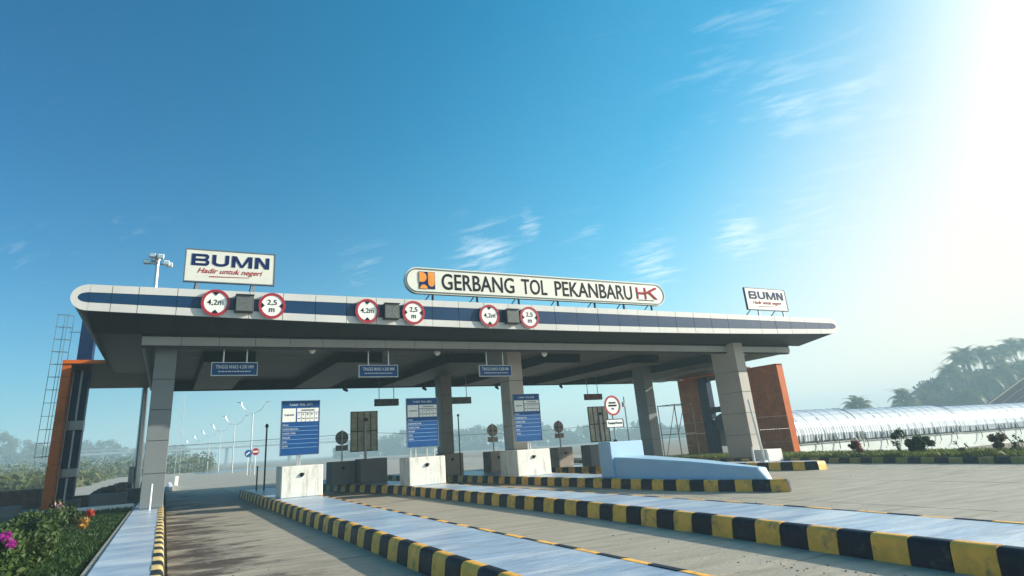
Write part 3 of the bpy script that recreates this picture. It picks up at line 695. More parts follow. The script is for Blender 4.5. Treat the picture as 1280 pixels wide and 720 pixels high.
def tariff(x0, x1, y, zt_, zb_, label, legs):
    t = thing('tariff_board', ((x0+x1)/2, y, zb_), label, 'information board', 'blue tariff boards facing the traffic')
    MB().cbox(x0, x1, y, y+.06, zb_, zt_, .008).build('board', m_signblue, t)
    f = MB(); e = .015
    f.box(x0-e, x1+e, y-.01, y+.065, zt_, zt_+e); f.box(x0-e, x1+e, y-.01, y+.065, zb_-e, zb_); f.box(x0-e, x0, y-.01, y+.065, zb_, zt_); f.box(x1, x1+e, y-.01, y+.065, zb_, zt_)
    f.build('board_frame', mat('board_edge', (.20, .27, .34), .5), t)
    w = x1-x0; xm = (x0+x1)/2
    text('lettering', 'TARIF TOL (RP)', xm, zt_-.135, y-.001, .085, m_txtw, t, width=w*.62, bold=.01)
    a, b = zt_-.24, zt_-.68
    MB().box(x0+.03, x0+w*.37, y-.008, y-.001, b, a).build('white_field', m_signw, t)
    MB().box(x0+w*.40, x1-.03, y-.008, y-.001, a-.13, a).build('white_field', m_signw, t)
    text('lettering', 'TUJUAN', x0+.03+w*.17, (a+b)/2, y-.008, .06, m_txt, t, width=w*.25, bold=.01)
    text('lettering', 'GOLONGAN', x0+w*.69, a-.065, y-.008, .05, m_txt, t, width=w*.34, bold=.01)
    cwid = (x1-.03-(x0+w*.40))/5
    for q, s_ in enumerate(('I', 'II', 'III', 'IV', 'V')):
        xa = x0+w*.40+q*cwid
        MB().box(xa+.008, xa+cwid-.008, y-.008, y-.001, b, a-.15).build('white_field', m_signw, t)
        text('lettering', s_, xa+cwid/2, a-.20, y-.008, .05, m_txt, t)
        MB().box(xa+.03, xa+cwid-.03, y-.012, y-.0085, b+.09, b+.115).build('print_bar', m_txt, t)
    rows = ('MINAS', 'KANDIS SELATAN', 'KANDIS UTARA', 'PINGGIR', 'DURI', 'DUMAI')
    z_ = b-.10
    for q, s_ in enumerate(rows):
        text('lettering', s_, x0+.05, z_, y-.001, .055, m_txtw, t, width=len(s_)*.036, align='LEFT')
        MB().box(x0+.03, x1-.03, y-.006, y-.001, z_-.065, z_-.052).build('rule', mat('pale_blue_print', (.20, .36, .58), .5), t); z_ -= (b-zb_-.25)/6
    for lx_ in legs: MB().box(lx_-.03, lx_+.03, y+.062, y+.12, 1.2, zb_+.4).build('leg', m_steel, t)
tariff(3.40, 4.66, 22.3, 3.32, 1.58, 'blue tariff board on the leftmost pale block', (3.98, 4.06))
tariff(8.06, 9.30, 22.95, 3.36, 1.60, 'blue tariff board partly overlapping the dark column', (8.2, 8.4, 8.85, 9.15))
tariff(12.63, 13.85, 22.9, 3.42, 1.58, 'blue tariff board in front of the pale column', (13.2, 13.3))

def round_back(x, y, label, m):
    t = thing('round_sign_back', (x, y, 1.22), label, 'road sign', 'round signs seen from behind')
    MB().box(x-.025, x+.025, y, y+.05, 1.2, 2.52).build('post', m_grey, t)
    b = MB(); disc(b, (x, 2.20), .29, y+.051, y+.075, 32); b.build('sign_disc', m, t)
    MB().box(x-.27, x+.27, y+.051, y+.07, 1.66, 1.89).build('sub_plate', m, t)
    MB().box(x-.2, x+.2, y+.02, y+.05, 2.15, 2.2).build('bracket', m_black, t)
m_backg = mat('sign_back_grey', (.10, .12, .11), .5, .3, .15, 6); m_backb = mat('sign_back_brown', (.28, .22, .18), .6, .2, .2, 6)
round_back(6.93, 28.3, 'dark round sign back with small plate on the dark block', m_backg)
round_back(14.4, 28.4, 'brownish round sign back left of the pale column', m_backb)
round_back(18.05, 28.1, 'brownish round sign back right of the rightmost tariff board', m_backb)
def board_back(x0, x1, y, z0, z1, label):
    t = thing('board_back', ((x0+x1)/2, y, 1.25), label, 'information board', 'tall boards seen from behind')
    n = 4; w = (x1-x0)/n
    for i in range(n):
        for a, b in ((z0, (z0+z1)/2), ((z0+z1)/2, z1)): MB().box(x0+i*w+.012, x0+(i+1)*w-.012, y+.03, y+.05, a+.012, b-.012).build('panel', m_frost, t)
    for i in range(n+1): MB().box(x0+i*w-.015, x0+i*w+.015, y, y+.055, z0, z1).build('upright', m_black, t)
    for zz in (z0, (z0+z1)/2, z1): MB().box(x0-.02, x1+.02, y-.012, y-.001, zz-.018, zz+.018).build('rail', m_black, t)
    xm = (x0+x1)/2+.03; MB().box(xm-.045, xm+.045, y-.10, y-.013, 1.2, z0+(z1-z0)*.8).build('post', m_grey, t)
    MB().cbox(xm-.07, xm+.09, y-.17, y-.10, z0+(z1-z0)*.75, z0+(z1-z0)*.83, .01).build('clamp', m_black, t)
board_back(7.43, 8.66, 28.75, 1.60, 3.30, 'tall panelled board back left of the middle tariff board')
board_back(18.25, 19.37, 25.7, 1.38, 2.98, 'tall panelled board back left of the red ringed sign')

# painted barrier on the third island
br = thing('ramped_barrier', (13.8, 15, K), 'white painted barrier with tall block and long sloping nose on the third island', 'barrier')
MB().cbox(13.12, 14.50, 17.5, 18.15, K-.01, 1.38, .03).build('tall_block', m_bluewall, br)
rp = MB(); st = [(17.49, 13.22, 14.42, .90), (16.9, 13.24, 14.40, .88), (14.4, 13.48, 14.28, .74), (12.32, 13.78, 14.12, .56), (12.14, 13.86, 14.06, .28)]
vs = []
for y, a, b, h in st: vs += [(a, y, K-.01), (a+.01, y, h-.03), (a+.05, y, h), (b-.05, y, h), (b-.01, y, h-.03), (b, y, K-.01)]
fs = [(0, 1, 2, 3, 4, 5), tuple(24+i for i in range(5, -1, -1))]
for i in range(4):
    for j in range(6): fs.append((i*6+j, (i+1)*6+j, (i+1)*6+(j+1) % 6, i*6+(j+1) % 6))
rp.add(vs, fs).build('sloping_nose', m_bluewall, br)
ne = thing('stop_sign', (13.62, 17.8, 1.38), 'red ringed white sign with black bar standing on the tall barrier block', 'road sign')
MB().tube([(13.62, 17.8, 1.37), (13.62, 17.8, 2.86)], .028, 8).build('post', m_grey, ne)
MB().tube([(13.62, 17.8, 1.37), (13.62, 17.8, 1.45)], [.10, .05], 8).build('foot', m_black, ne)
b = MB(); disc(b, (13.62, 2.55), .33, 17.74, 17.765); b.build('sign_disc', m_signw, ne)
b = MB(); ring(b, (13.62, 2.55), .33, .27, 17.73, 17.74); b.build('red_ring', m_red, ne)
MB().box(13.45, 13.79, 17.73, 17.739, 2.52, 2.575).build('black_bar', m_txt, ne)
text('lettering', 'BERHENTI', 13.62, 2.64, 17.739, .055, m_txt, ne, width=.28, bold=.01)
text('lettering', 'TOL', 13.62, 2.44, 17.739, .055, m_txt, ne, width=.11, bold=.01)
MB().box(13.28, 13.98, 17.74, 17.765, 1.84, 2.10).build('plate', m_signw, ne)
ring2([(13.27, 1.83), (13.99, 1.83), (13.99, 2.11), (13.27, 2.11)], [(13.29, 1.85), (13.97, 1.85), (13.97, 2.09), (13.29, 2.09)], 17.73, 17.739).build('plate_border', m_txt, ne)
text('lettering', 'Tempel Kartu', 13.63, 1.97, 17.739, .10, m_txt, ne, width=.58, bold=.01)
po = thing('thin_pole', (14.3, 17.95, 1.38), 'thin dark pole with small lamp behind the red ringed sign', 'pole')
MB().tube([(14.3, 17.95, 1.37), (14.3, 17.95, 2.84)], .022, 6).build('post', m_backg, po)
MB().cbox(14.22, 14.30, 17.90, 18.0, 2.5, 2.66, .01).build('lamp', m_grey, po)

def post(name, x, y, z0, z1, r, m, label, cat, cap=None, group=None):
    t = thing(name, (x, y, z0), label, cat, group); MB().tube([(x, y, z0-.01), (x, y, z1)], r, 8).build('shaft', m, t)
    if cap: MB().tube([(x, y, z1), (x, y, z1+cap)], [r*2.4, r*1.3], 8).build('cap', m, t)
post('signal_pole', 3.83, 29.0, K, 2.8, .035, m_black, 'thin black pole left of the leftmost tariff board', 'pole', .14)
post('marker_post', 3.55, 29.2, K, 1.25, .03, m_black, 'short dark post beside the thin black pole', 'post')
post('signal_pole', 12.75, 28.8, K, 2.95, .03, m_black, 'thin dark pole right of the dark column', 'pole', .1)
post('bollard', -.30, 22.3, K, 1.0, .03, m_white, 'white marker post in front of the leftmost column', 'bollard')
post('bollard', 20.75, 18.6, K, .85, .035, m_white, 'short white post on the island behind the blue-sided barrier', 'bollard')
post('bollard', 21.3, 18.4, K, .62, .04, m_white, 'stubby white post at the foot of the slanting pole', 'bollard')
bp = thing('barrier_pole', (21.1, 18.5, K), 'pale pole rising to the left in front of the right portal', 'pole')
MB().tube([(21.2, 18.5, K), (21.05, 18.6, 2.65)], [.05, .035], 8).build('shaft', m_steel, bp)
MB().cbox(21.05, 21.4, 18.38, 18.62, K-.01, K+.06, .01).build('foot', m_steel, bp)

# scaffold frame by the right portal
sf = thing('scaffold_frame', (23.0, 24.5, 0), 'thin rusty scaffold frame in front of the right portal wall', 'scaffold')
for x in (22.3, 23.4):
    for y in (24.2, 25.4): MB().tube([(x, y, 0), (x, y, 2.9)], .025, 6).build('upright', m_bark, sf)
for zz in (1.5, 2.88):
    for y in (24.2, 25.4): MB().tube([(22.3, y, zz), (23.4, y, zz)], .02, 6).build('rail', m_bark, sf)
    for x in (22.3, 23.4): MB().tube([(x, 24.2, zz), (x, 25.4, zz)], .02, 6).build('rail', m_bark, sf)
MB().tube([(22.3, 24.2, 1.5), (22.9, 24.2, 2.88)], .018, 6).build('brace', m_bark, sf)
MB().tube([(22.3, 25.4, .1), (23.4, 25.4, 2.88)], .018, 6).build('brace', m_bark, sf)

# ------------------------------------------------------------------ portals
lp = thing('left_portal', (-3.0, 34, 0), 'orange framed portal wall with lintel left of the leftmost column', 'portal')
zs_ = [0, .9, 1.8, 2.7, 3.6, 4.5, 5.4, 6.1]
for i in range(7):
    MB().cbox(-4.42, -4.08, 32.3, 33.3, zs_[i]+.004, zs_[i+1]-.004, .02).build('wall_panel', m_orange, lp)
MB().cbox(-4.40, -4.12, 33.31, 37.5, 0, 6.0, .02).build('wall', m_brown, lp)
MB().add([(-4.07,32.3,5.98),(-1.01,32.3,5.98),(-1.05,32.3,6.1),(-4.07,32.3,6.1),(-4.07,36.5,5.32),(-1.05,36.5,5.32),(-1.05,36.5,6.1),(-4.07,36.5,6.1)],
         [(0,1,2,3),(7,6,5,4),(0,4,5,1),(1,5,6,2),(2,6,7,3),(3,7,4,0)]).build('lintel', m_brown, lp)
MB().box(-4.42, -1.05, 32.22, 32.295, 5.96, 6.115).build('lintel_edge', m_orange, lp)
tw = thing('navy_tower', (-3.75, 33.7, 0), 'slim navy tower with white vertical lines rising through the left portal', 'tower')
MB().cbox(-4.06, -3.46, 33.4, 34.2, 5.98+.2, 8.2, .02).build('upper_shaft', m_navy, tw)
for x0, x1 in ((-4.06, -3.80), (-3.72, -3.46)):
    for a, b in ((.35, 1.25), (1.62, 3.2), (3.62, 6.17)): MB().cbox(x0, x1, 33.4, 34.1, a, b, .012).build('navy_panel', m_navy, tw)
MB().box(-3.80, -3.72, 33.45, 34.0, .3, 6.17).build('white_line', m_white, tw)
MB().box(-4.10, -4.065, 33.38, 34.0, .3, 6.0).build('white_line', m_white, tw)
for a, b in ((1.25, 1.62), (3.2, 3.62)): MB().cbox(-4.0, -3.44, 33.36, 34.12, a+.002, b-.002, .02).build('cross_block', m_grey, tw)
MB().cbox(-4.05, -3.2, 33.1, 34.4, -.02, .34, .03).build('plinth', m_conc_g, tw)
lt = thing('wire_lattice', (-4.8, 33.6, 2.1), 'thin wire lattice frame fixed to the left of the navy tower', 'lattice')
for x, y in ((-5.08, 33.5), (-4.86, 33.9), (-4.68, 33.5), (-4.50, 33.9)): MB().tube([(x, y, 2.1), (x+.04, y, 8.4)], .012, 5).build('upright', m_backg, lt)
for i in range(12):
    zz = 2.15+i*.565
    MB().tube([(-5.09, 33.5, zz), (-4.68, 33.5, zz), (-4.49, 33.9, zz+.03), (-4.86, 33.9, zz+.03), (-5.09, 33.5, zz)], .010, 5).build('rung', m_backg, lt)
for zz in (2.7, 5.5, 7.6): MB().tube([(-4.55, 33.7, zz), (-4.0, 33.7, zz)], .015, 5).build('tie', m_backg, lt)

m_orbr = mat('brown_orange_cladding', (.56, .14, .018), .5, .0, .22, 1.6, bump=.1, bscale=10, spec=.2)
rpz = thing('right_portal', (32.6, 30, 0), 'orange clad portal walls with dark opening right of the last column', 'portal')
def wallgrid(x0, x1, ya, yb, z0, z1, ny, nz, m, parent, name='wall_panel'):
    for i in range(ny):
        for j in range(nz):
            a = ya+(yb-ya)*i/ny; b = ya+(yb-ya)*(i+1)/ny; c = z0+(z1-z0)*j/nz; d = z0+(z1-z0)*(j+1)/nz; e = random.uniform(-.004, .004)
            MB().box(x0+e, x1+e, a+.006, b-.006, c+.006, d-.006).build(name, m, parent)
wallgrid(32.5, 32.9, 26.2, 28.6, 0, 5.05, 4, 7, m_orbr, rpz)
wallgrid(32.5, 32.9, 32.7, 34.6, 0, 5.05, 3, 7, m_orbr, rpz)
MB().box(32.45, 32.95, 26.14, 26.195, 0, 5.1).build('edge_trim', m_orange, rpz)
MB().box(32.45, 32.95, 26.14, 34.6, 5.052, 5.14).build('edge_trim', m_orange, rpz)
for a, b in ((28.61, 29.15), (31.9, 32.69)): MB().box(32.45, 32.9, a, b, 0, 5.05).build('navy_post', m_navy, rpz)
MB().box(32.5, 32.85, 29.16, 31.89, 2.7, 3.05).build('cross_beam', m_black, rpz)
MB().box(32.5, 32.85, 29.16, 31.89, 4.75, 5.04).build('cross_beam', m_brown, rpz)
MB().prism([(29.2, 1.6), (31.85, 1.6), (31.85, 2.3)]+[(30.6+1.25*math.cos(t), 2.1+.58*math.sin(t)) for t in np.linspace(.2, math.pi-.1, 8)]+[(29.2, 2.1)], 'x', 32.55, 32.7).build('arched_hood', mat('dark_hood', (.03, .018, .015), .5), rpz)
MB().box(32.5, 32.6, 30.0, 30.08, 0, 2.2).build('jamb', m_grey, rpz)
MB().add([(30.56,36,5.13),(29.5,27.2,5.13),(32.4,28,5.13),(32.4,36,5.13),(30.56,36,5.2),(29.5,27.2,5.2),(32.4,28,5.2),(32.4,36,5.2)],
         [(0,1,2,3),(7,6,5,4),(0,4,5,1),(1,5,6,2),(2,6,7,3),(3,7,4,0)]).build('link_roof', m_brown, rpz)
MB().box(29.3, 32.4, 33.9, 34.0, 5.0, 5.1).build('link_edge', m_white, rpz)

# ------------------------------------------------------------------ high mast and street lamps
hm = thing('high_mast', (-1.22, 38, .5), 'tall steel floodlight mast behind the leftmost column', 'light mast')
MB().cbox(-1.75, -.75, 37.5, 38.5, -.05, .5, .04).build('plinth', m_conc_g, hm)
MB().tube([(-1.22, 38, .5), (-1.3, 38, 6), (-1.38, 38, 12.6)], [.19, .15, .10], 14).build('shaft', m_steel, hm, smooth=True)
MB().cbox(-1.62, -1.40, 37.75, 37.95, .75, 1.55, .03).build('control_box', m_grey, hm)
MB().tube([(-1.38, 38, 12.55), (-1.38, 38, 12.85)], .16, 10).build('head_ring', m_grey, hm)
MB().tube([(-1.95, 38, 12.35), (-.80, 38, 12.35)], .05, 8).build('cross_arm', m_grey, hm)
MB().tube([(-1.38, 37.4, 12.35), (-1.38, 38.6, 12.35)], .05, 8).build('cross_arm', m_grey, hm)
for dx, dy, dz in ((-.55, 0, 0), (-.28, -.3, .3), (.15, -.35, .25), (.45, 0, 0), (.62, .2, -.05), (-.2, .4, .25)):
    mb = MB(); cx, cy, cz = -1.38+dx, 38+dy, 12.45+dz
    mb.cbox(cx-.16, cx+.16, cy-.12, cy+.12, cz-.14, cz+.12, .03); mb.build('floodlight', m_white if dx > 0 else m_grey, hm)
    MB().box(cx-.14, cx+.14, cy-.14, cy-.121, cz-.10, cz+.08).build('lens', m_steel, hm)
def lamp(x, y, h, arm):
    t = thing('street_lamp', (x, y, 0), 'x', 'street lamp', 'twin armed street lamps along the far road')
    MB().tube([(x, y, 0), (x, y, h*.5), (x, y, h-1.1)], [.10, .075, .055], 8).build('pole', m_steel, t, smooth=True)
    for sg in (-1, 1):
        pts = [(x, y, h-1.15)]+[(x+sg*arm*math.sin(u), y, h-1.15+1.15*(1-math.cos(u))*.95+.25*math.sin(u)) for u in np.linspace(.2, 1.45, 6)]
        MB().tube(pts, .04, 6).build('arm', m_steel, t)
        MB().tube([pts[-1], (pts[-1][0]+sg*.5, y, pts[-1][2]+.02)], [.06, .04], 6).build('lamp_head', m_grey, t)
    return t
proto = lamp(0, 0, 7.5, 1.3)
LP = [(8.3, 74.5, 'nearest and tallest twin armed lamp seen under the canopy'), (8.45, 97, 'second twin armed lamp counting from the nearest'), (8.1, 118, 'third lamp of the far row, half lost in mist'),
      (7.6, 140, 'fourth lamp of the far row, faint in the mist'), (7.0, 165, 'fifth lamp of the far row, barely visible'), (6.2, 195, 'farthest lamp of the row, nearly gone in mist')]
for i, (x, y, lb) in enumerate(LP):
    o = proto if i == 0 else copy_tree(proto); o.location = (x, y, 0); o['label'] = lb
# keep-left and no-entry discs on the nearest lamp post
kl = thing('keep_left_sign', (7.9, 74.0, 1.9), 'round blue arrow sign at the foot of the nearest street lamp', 'road sign')
b = MB(); disc(b, (8.0, 2.2), .38, 74.2, 74.23, 24); b.build('sign_disc', m_signblue, kl)
MB().prism([(7.8, 2.0), (8.2, 2.3), (8.12, 2.4), (7.75, 2.12)], 'y', 74.19, 74.199).build('arrow', m_signw, kl)
MB().tube([(8.0, 74.25, 0), (8.0, 74.25, 2.3)], .04, 6).build('post', m_white, kl)
kn = thing('no_entry_sign', (8.7, 74.0, 1.9), 'round red sign with white bar at the foot of the nearest street lamp', 'road sign')
b = MB(); disc(b, (8.75, 2.35), .38, 74.2, 74.23, 24); b.build('sign_disc', m_red, kn)
MB().box(8.45, 9.05, 74.19, 74.199, 2.28, 2.42).build('bar', m_signw, kn)
MB().tube([(8.75, 74.25, 0), (8.75, 74.25, 2.4)], .04, 6).build('post', m_white, kn)
# guard wall, pond, bridge far away
MB().box(4.6, 30, 108, 128, -.002, .006).build('pond', m_pond, kind='structure')
gw = thing('road_divider', (2.5, 60, 0), 'low white divider with grass strip beyond the leftmost column', 'divider')
MB().cbox(.3, .55, 44, 55, 0, .30, .04).build('kerb_wall', m_white, gw)
MB().cbox(.75, 1.0, 54.5, 54.8, 0, .7, .04).build('end_post', m_white, gw)
brg = thing('road_bridge', (10, 430, 0), 'long faint bridge crossing far behind the lamps', 'bridge')
MB().box(-90, 150, 428, 438, 9.4, 10.4).build('deck', m_grey, brg)
MB().box(-90, 150, 427.8, 427.95, 11.6, 12.0).build('parapet', m_grey, brg)
for x in range(-85, 150, 4): MB().box(x-.1, x+.1, 427.85, 427.95, 10.4, 11.6).build('rail_post', m_grey, brg)
for x in range(-80, 150, 38): MB().box(x-.7, x+.7, 430, 436, -.9, 9.4).build('pier', m_grey, brg)
lm = thing('lattice_mast', (1.55, 90, 0), 'thin lattice mast right behind the leftmost column', 'mast')
for a in range(3):
    t_ = a*2.094; MB().tube([(1.2+.35*math.cos(t_), 80+.35*math.sin(t_), 0), (1.2+.22*math.cos(t_), 80+.22*math.sin(t_), 9.2)], .02, 5).build('leg', m_steel, lm)
br_ = MB()
for i in range(18):
    a0 = i*2.094; a1 = (i+1)*2.094; za, zb_ = i*.5, (i+1)*.5
    br_.tube([(1.2+.3*math.cos(a0), 80+.3*math.sin(a0), za), (1.2+.3*math.cos(a1), 80+.3*math.sin(a1), zb_)], .015, 4)
br_.build('lacing', m_steel, lm)

cbl = MB(); cbl.tube([(-1.66, 60.0, 2.96), (9.79, 60.0, 3.16), (17.94, 60.0, 3.28), (26.32, 60.0, 2.68), (33.61, 60.0, 2.59), (42.13, 60.0, 2.89), (55.74, 60.0, 2.07), (74.96, 60.0, 1.37)], .022, 5)
tag(cbl.build('overhead_cable', m_black), 'thin dark cable sagging across the lanes far behind the canopy', 'cable')
# rubble and blocks left
cb = thing('brown_crate', (-6.5, 38, 0), 'dark brown open crate left of the orange portal', 'crate')
MB().cbox(-6.9, -5.1, 36.2, 36.3, 0, .8, .02).build('side', mat('rusty_board', (.13, .05, .035), .8, var=.3, scale=4), cb)
MB().cbox(-6.9, -5.1, 37.6, 37.7, 0, .8, .02).build('side', MATS['rusty_board'], cb)
MB().cbox(-6.9, -6.8, 36.31, 37.59, 0, .8, .02).build('side', MATS['rusty_board'], cb); MB().cbox(-5.2, -5.1, 36.31, 37.59, 0, .8, .02).build('side', MATS['rusty_board'], cb)
for i, (x, y, w, h, lb) in enumerate(((-1.95, 31.2, 1.3, .55, 'grey concrete culvert block left of the leftmost column'), (-3.2, 35.5, 2.2, .42, 'long low concrete slab behind the portal foot'), (-5.7, 31.0, 1.6, .35, 'low concrete slab in front of the brown crate'))):
    t = thing('concrete_slab_pile', (x, y, 0), lb, 'concrete block'); MB().cbox(x-w/2, x+w/2, y-.5, y+.5, -.05, h, .05).build('slab', m_conc_g, t)
hp = MB(); 
for i in range(60):
    x = RNG.uniform(-3.5, -.9); y = RNG.uniform(40, 46); r = RNG.uniform(.15, .5); hgt = .5*math.exp(-((x+1.8)/1.6)**2)+.15
    hp.cbox(x-r, x+r, y-r, y+r, -.1, hgt*RNG.uniform(.5, 1.2), r*.45)
tag(hp.build('earth_heap', m_earth2, kind='stuff'), 'dark heap of earth clods behind the leftmost column', 'earth')

# ------------------------------------------------------------------ vegetation
def leafcloud(n, centres, radii, size, flat=.35, seed=0):
    r_ = np.random.default_rng(seed); k = len(centres); idx = r_.integers(0, k, n)
    d = r_.normal(size=(n, 3)); d /= np.linalg.norm(d, axis=1)[:, None]; rad = r_.random(n)**.45
    p = np.array(centres)[idx] + d*rad[:, None]*np.array(radii)[idx][:, None]*np.array([1, 1, .8])
    a = r_.normal(size=(n, 3)); a /= np.linalg.norm(a, axis=1)[:, None]; b = np.cross(a, d+r_.normal(0, .5, (n, 3))); b /= np.linalg.norm(b, axis=1)[:, None]+1e-6
    s = size*(.6+.8*r_.random(n))[:, None]
    v = np.empty((n, 4, 3)); v[:, 0] = p-a*s; v[:, 1] = p-b*s*.45; v[:, 2] = p+a*s; v[:, 3] = p+b*s*.45
    return v
def shrub(name, loc, r, h, n, m, label, cat, size=.05, seed=1, extra=None, lobes=9, stems=5):
    t = thing(name, loc, label, cat); r_ = np.random.default_rng(seed)
    cs = [(r_.uniform(-r*.65, r*.65), r_.uniform(-r*.65, r*.65), h*r_.uniform(.3, .85)) for _ in range(lobes)]; rr = [r*r_.uniform(.3, .5) for _ in cs]
    quads('foliage', leafcloud(n, cs, rr, size, seed=seed), m, parent=t, kind='stuff')
    s = MB()
    for c in cs[:stems]: s.tube([(loc[0]+c[0]*.15, loc[1]+c[1]*.15, loc[2]-.02), (loc[0]+c[0]*.5, loc[1]+c[1]*.5, loc[2]+c[2]*.5), (loc[0]+c[0], loc[1]+c[1], loc[2]+c[2])], [.02, .014, .006], 5)
    s.build('stem', m_bark, t)
    if extra:
        for nm, mm, k_, sz, where in extra:
            quads(nm, leafcloud(k_, [w[:3] for w in where], [w[3] for w in where], sz, seed=seed+5), mm, parent=t, kind='stuff')
    return t
shrub('bougainvillea', (-1.95, 12.2, .14), .62, .60, 4800, m_leaf, 'leafy bougainvillea with magenta flowers at the left edge', 'shrub', .045, 3,
      [('flowers', m_mag, 500, .045, [(-.04, -.45, .52, .09), (.06, -.5, .42, .055), (-.14, -.5, .27, .065)])])
shrub('garden_shrub', (-2.15, 15.0, .14), .55, .60, 3600, m_leaf, 'dense green garden shrub beside the bougainvillea', 'shrub', .045, 4)
shrub('garden_shrub', (-2.1, 17.6, .14), .5, .82, 2400, m_leafd, 'dark green shrub with small pink flowers under the orange wall', 'shrub', .045, 5,
      [('flowers', leafmat('pink_petal', (.55, .20, .28), (.60, .32, .36)), 60, .04, [(.1, -.3, .6, .18)])])
shrub('croton', (-1.6, 18.0, .14), .24, .38, 500, m_orl, 'red and orange leaved croton on the lawn', 'plant', .06, 6, [('red_leaves', m_redl, 110, .05, [(.12, 0, .42, .09)])], lobes=5)
shrub('garden_shrub', (-1.75, 10.3, .14), .45, .42, 1800, m_leaf, 'low yellow green shrub in the bottom left corner', 'shrub', .05, 8)
# shrubs on the right bank
shrub('bank_shrub', (26.2, 18.1, .22), .34, .58, 700, m_marl, 'small maroon leaved shrub on the grass bank', 'shrub', .07, 11, lobes=6)
shrub('bank_shrub', (26.0, 15.35, .22), .40, .68, 1500, m_leafd, 'round dark green shrub on the grass bank', 'shrub', .07, 12)
shrub('bank_shrub', (25.9, 12.75, .22), .34, .68, 650, leafmat('brown_leaf', (.08, .05, .03), (.14, .09, .05)), 'spindly brown green shrub nearest the right edge', 'shrub', .06, 13, lobes=7)
shrub('sapling', (26.8, 16.7, .22), .40, 1.25, 300, m_leafd, 'thin sapling with sparse crown on the bank between two shrubs', 'sapling', .06, 14, lobes=7)
shrub('sapling', (25.9, 12.1, .22), .35, .7, 90, m_leafd, 'wispy young plant at the right picture edge', 'sapling', .05, 15, lobes=5)
shrub('sapling', (26.1, 14.0, .22), .3, .45, 50, m_leafd, 'small leafless plant between the green and brown shrubs', 'sapling', .05, 16, lobes=5)

# broadleaf trees
def tree_proto(seed, h, name='tree'):
    t = thing(name, (0, 0, 0), 'x', 'tree', 'misty broadleaf trees beyond the road'); r_ = np.random.default_rng(seed)
    cs = []; rr = []
    for i in range(16):
        z_ = h*r_.uniform(.35, .92); w = h*.34*math.sin(math.pi*min(1, z_/h*.85)); a = r_.uniform(0, 6.28); cs.append((w*math.cos(a)*r_.random()**.5, w*math.sin(a)*r_.random()**.5, z_)); rr.append(h*r_.uniform(.09, .17))
    quads('crown', leafcloud(1500, cs, rr, h*.030, seed=seed), m_tree, parent=t)
    s = MB(); s.tube([(0, 0, -1), (.1, 0, h*.35), (0, .1, h*.75)], [h*.028, h*.02, h*.008], 7)
    for c in cs[:6]: s.tube([(0, 0, h*.3), (c[0]*.5, c[1]*.5, (c[2]+h*.3)*.52), c], [h*.012, h*.008, h*.003], 5)
    s.build('trunk', m_bark, t); return t
protos = [tree_proto(21, 6), tree_proto(22, 6), tree_proto(23, 6), tree_proto(24, 6)]
spots = []
r_ = np.random.default_rng(5)
for i in range(26):
    az = math.radians(-14.8+i*.62+r_.uniform(-.2, .2)); dist = r_.uniform(410, 490)
    s_ = 3.9*r_.uniform(.75, 1.1)*(1.1 if i < 9 else .85 if i < 18 else .62)
    spots.append((dist*math.sin(az), dist*math.cos(az), s_, az))
nth = ('first', 'second', 'third', 'fourth', 'fifth', 'sixth', 'seventh', 'eighth', 'ninth', 'tenth', 'eleventh', 'twelfth', 'thirteenth', 'fourteenth', 'fifteenth', 'sixteenth', 'seventeenth', 'eighteenth', 'nineteenth')
spots.sort(key=lambda q: q[3]); kl_ = kr_ = 0
for i, (x, y, s_, az) in enumerate(spots):
    o = protos[i] if i < 4 else copy_tree(protos[i % 4]); o.location = (x, y, -.6); o.scale = (s_*(1.25 if i % 3 else 1.0), s_*1.1, s_*r_.uniform(.85, 1.1)); o.rotation_euler = (0, 0, r_.uniform(0, 6.28))
    if math.degrees(az) < -8.2: o['label'] = 'misty tree, %s from the left picture edge, left of the orange portal' % nth[kl_]; kl_ += 1
    else: o['label'] = 'misty tree, %s to the right of the orange portal on the skyline' % nth[kr_]; kr_ += 1
    o['group'] = 'misty broadleaf trees beyond the road'
# low scrub in front of the tree line
n = 9000; az = np.radians(r_.uniform(-18, 3, n)); dd = r_.uniform(70, 125, n); p = np.stack([dd*np.sin(az), dd*np.cos(az), -.6+r_.random(n)**1.6*1.7], 1)
az2 = np.radians(r_.uniform(-19, 3.5, n)); d2 = r_.uniform(135, 290, n); p2 = np.stack([d2*np.sin(az2), d2*np.cos(az2), -.6+r_.random(n)**1.5*d2*.022], 1)
p = np.concatenate([p[(p[:, 0] < -7.5)|(p[:, 1] > 134)], p2])
tag(quads('scrub', leafcloud(len(p)*2, p, .4+.006*np.linalg.norm(p, axis=1), .42, seed=9), leafmat('scrub_leaf', (.08, .10, .035), (.14, .16, .06)), kind='stuff'), 'low green scrub in front of the misty tree line', 'scrub')
# far forest seen under the canopy: one hazy mass
cs = []; rr = []
for i in range(700):
    az = math.radians(r_.uniform(13, 52)); dist = r_.uniform(420, 520); u = math.degrees(az)
    hmax = 7+11*math.exp(-((u-21)/3.5)**2)+10*math.exp(-((u-29)/3.0)**2)+2.5*math.sin(u*1.3)
    cs.append((dist*math.sin(az), dist*math.cos(az), r_.uniform(-1, max(5, hmax)))); rr.append(r_.uniform(2.2, 4.8))
tag(quads('distant_forest', leafcloud(32000, cs, rr, 1.5, seed=31), m_tree, kind='stuff'), 'pale misty forest far behind the toll gate', 'forest')

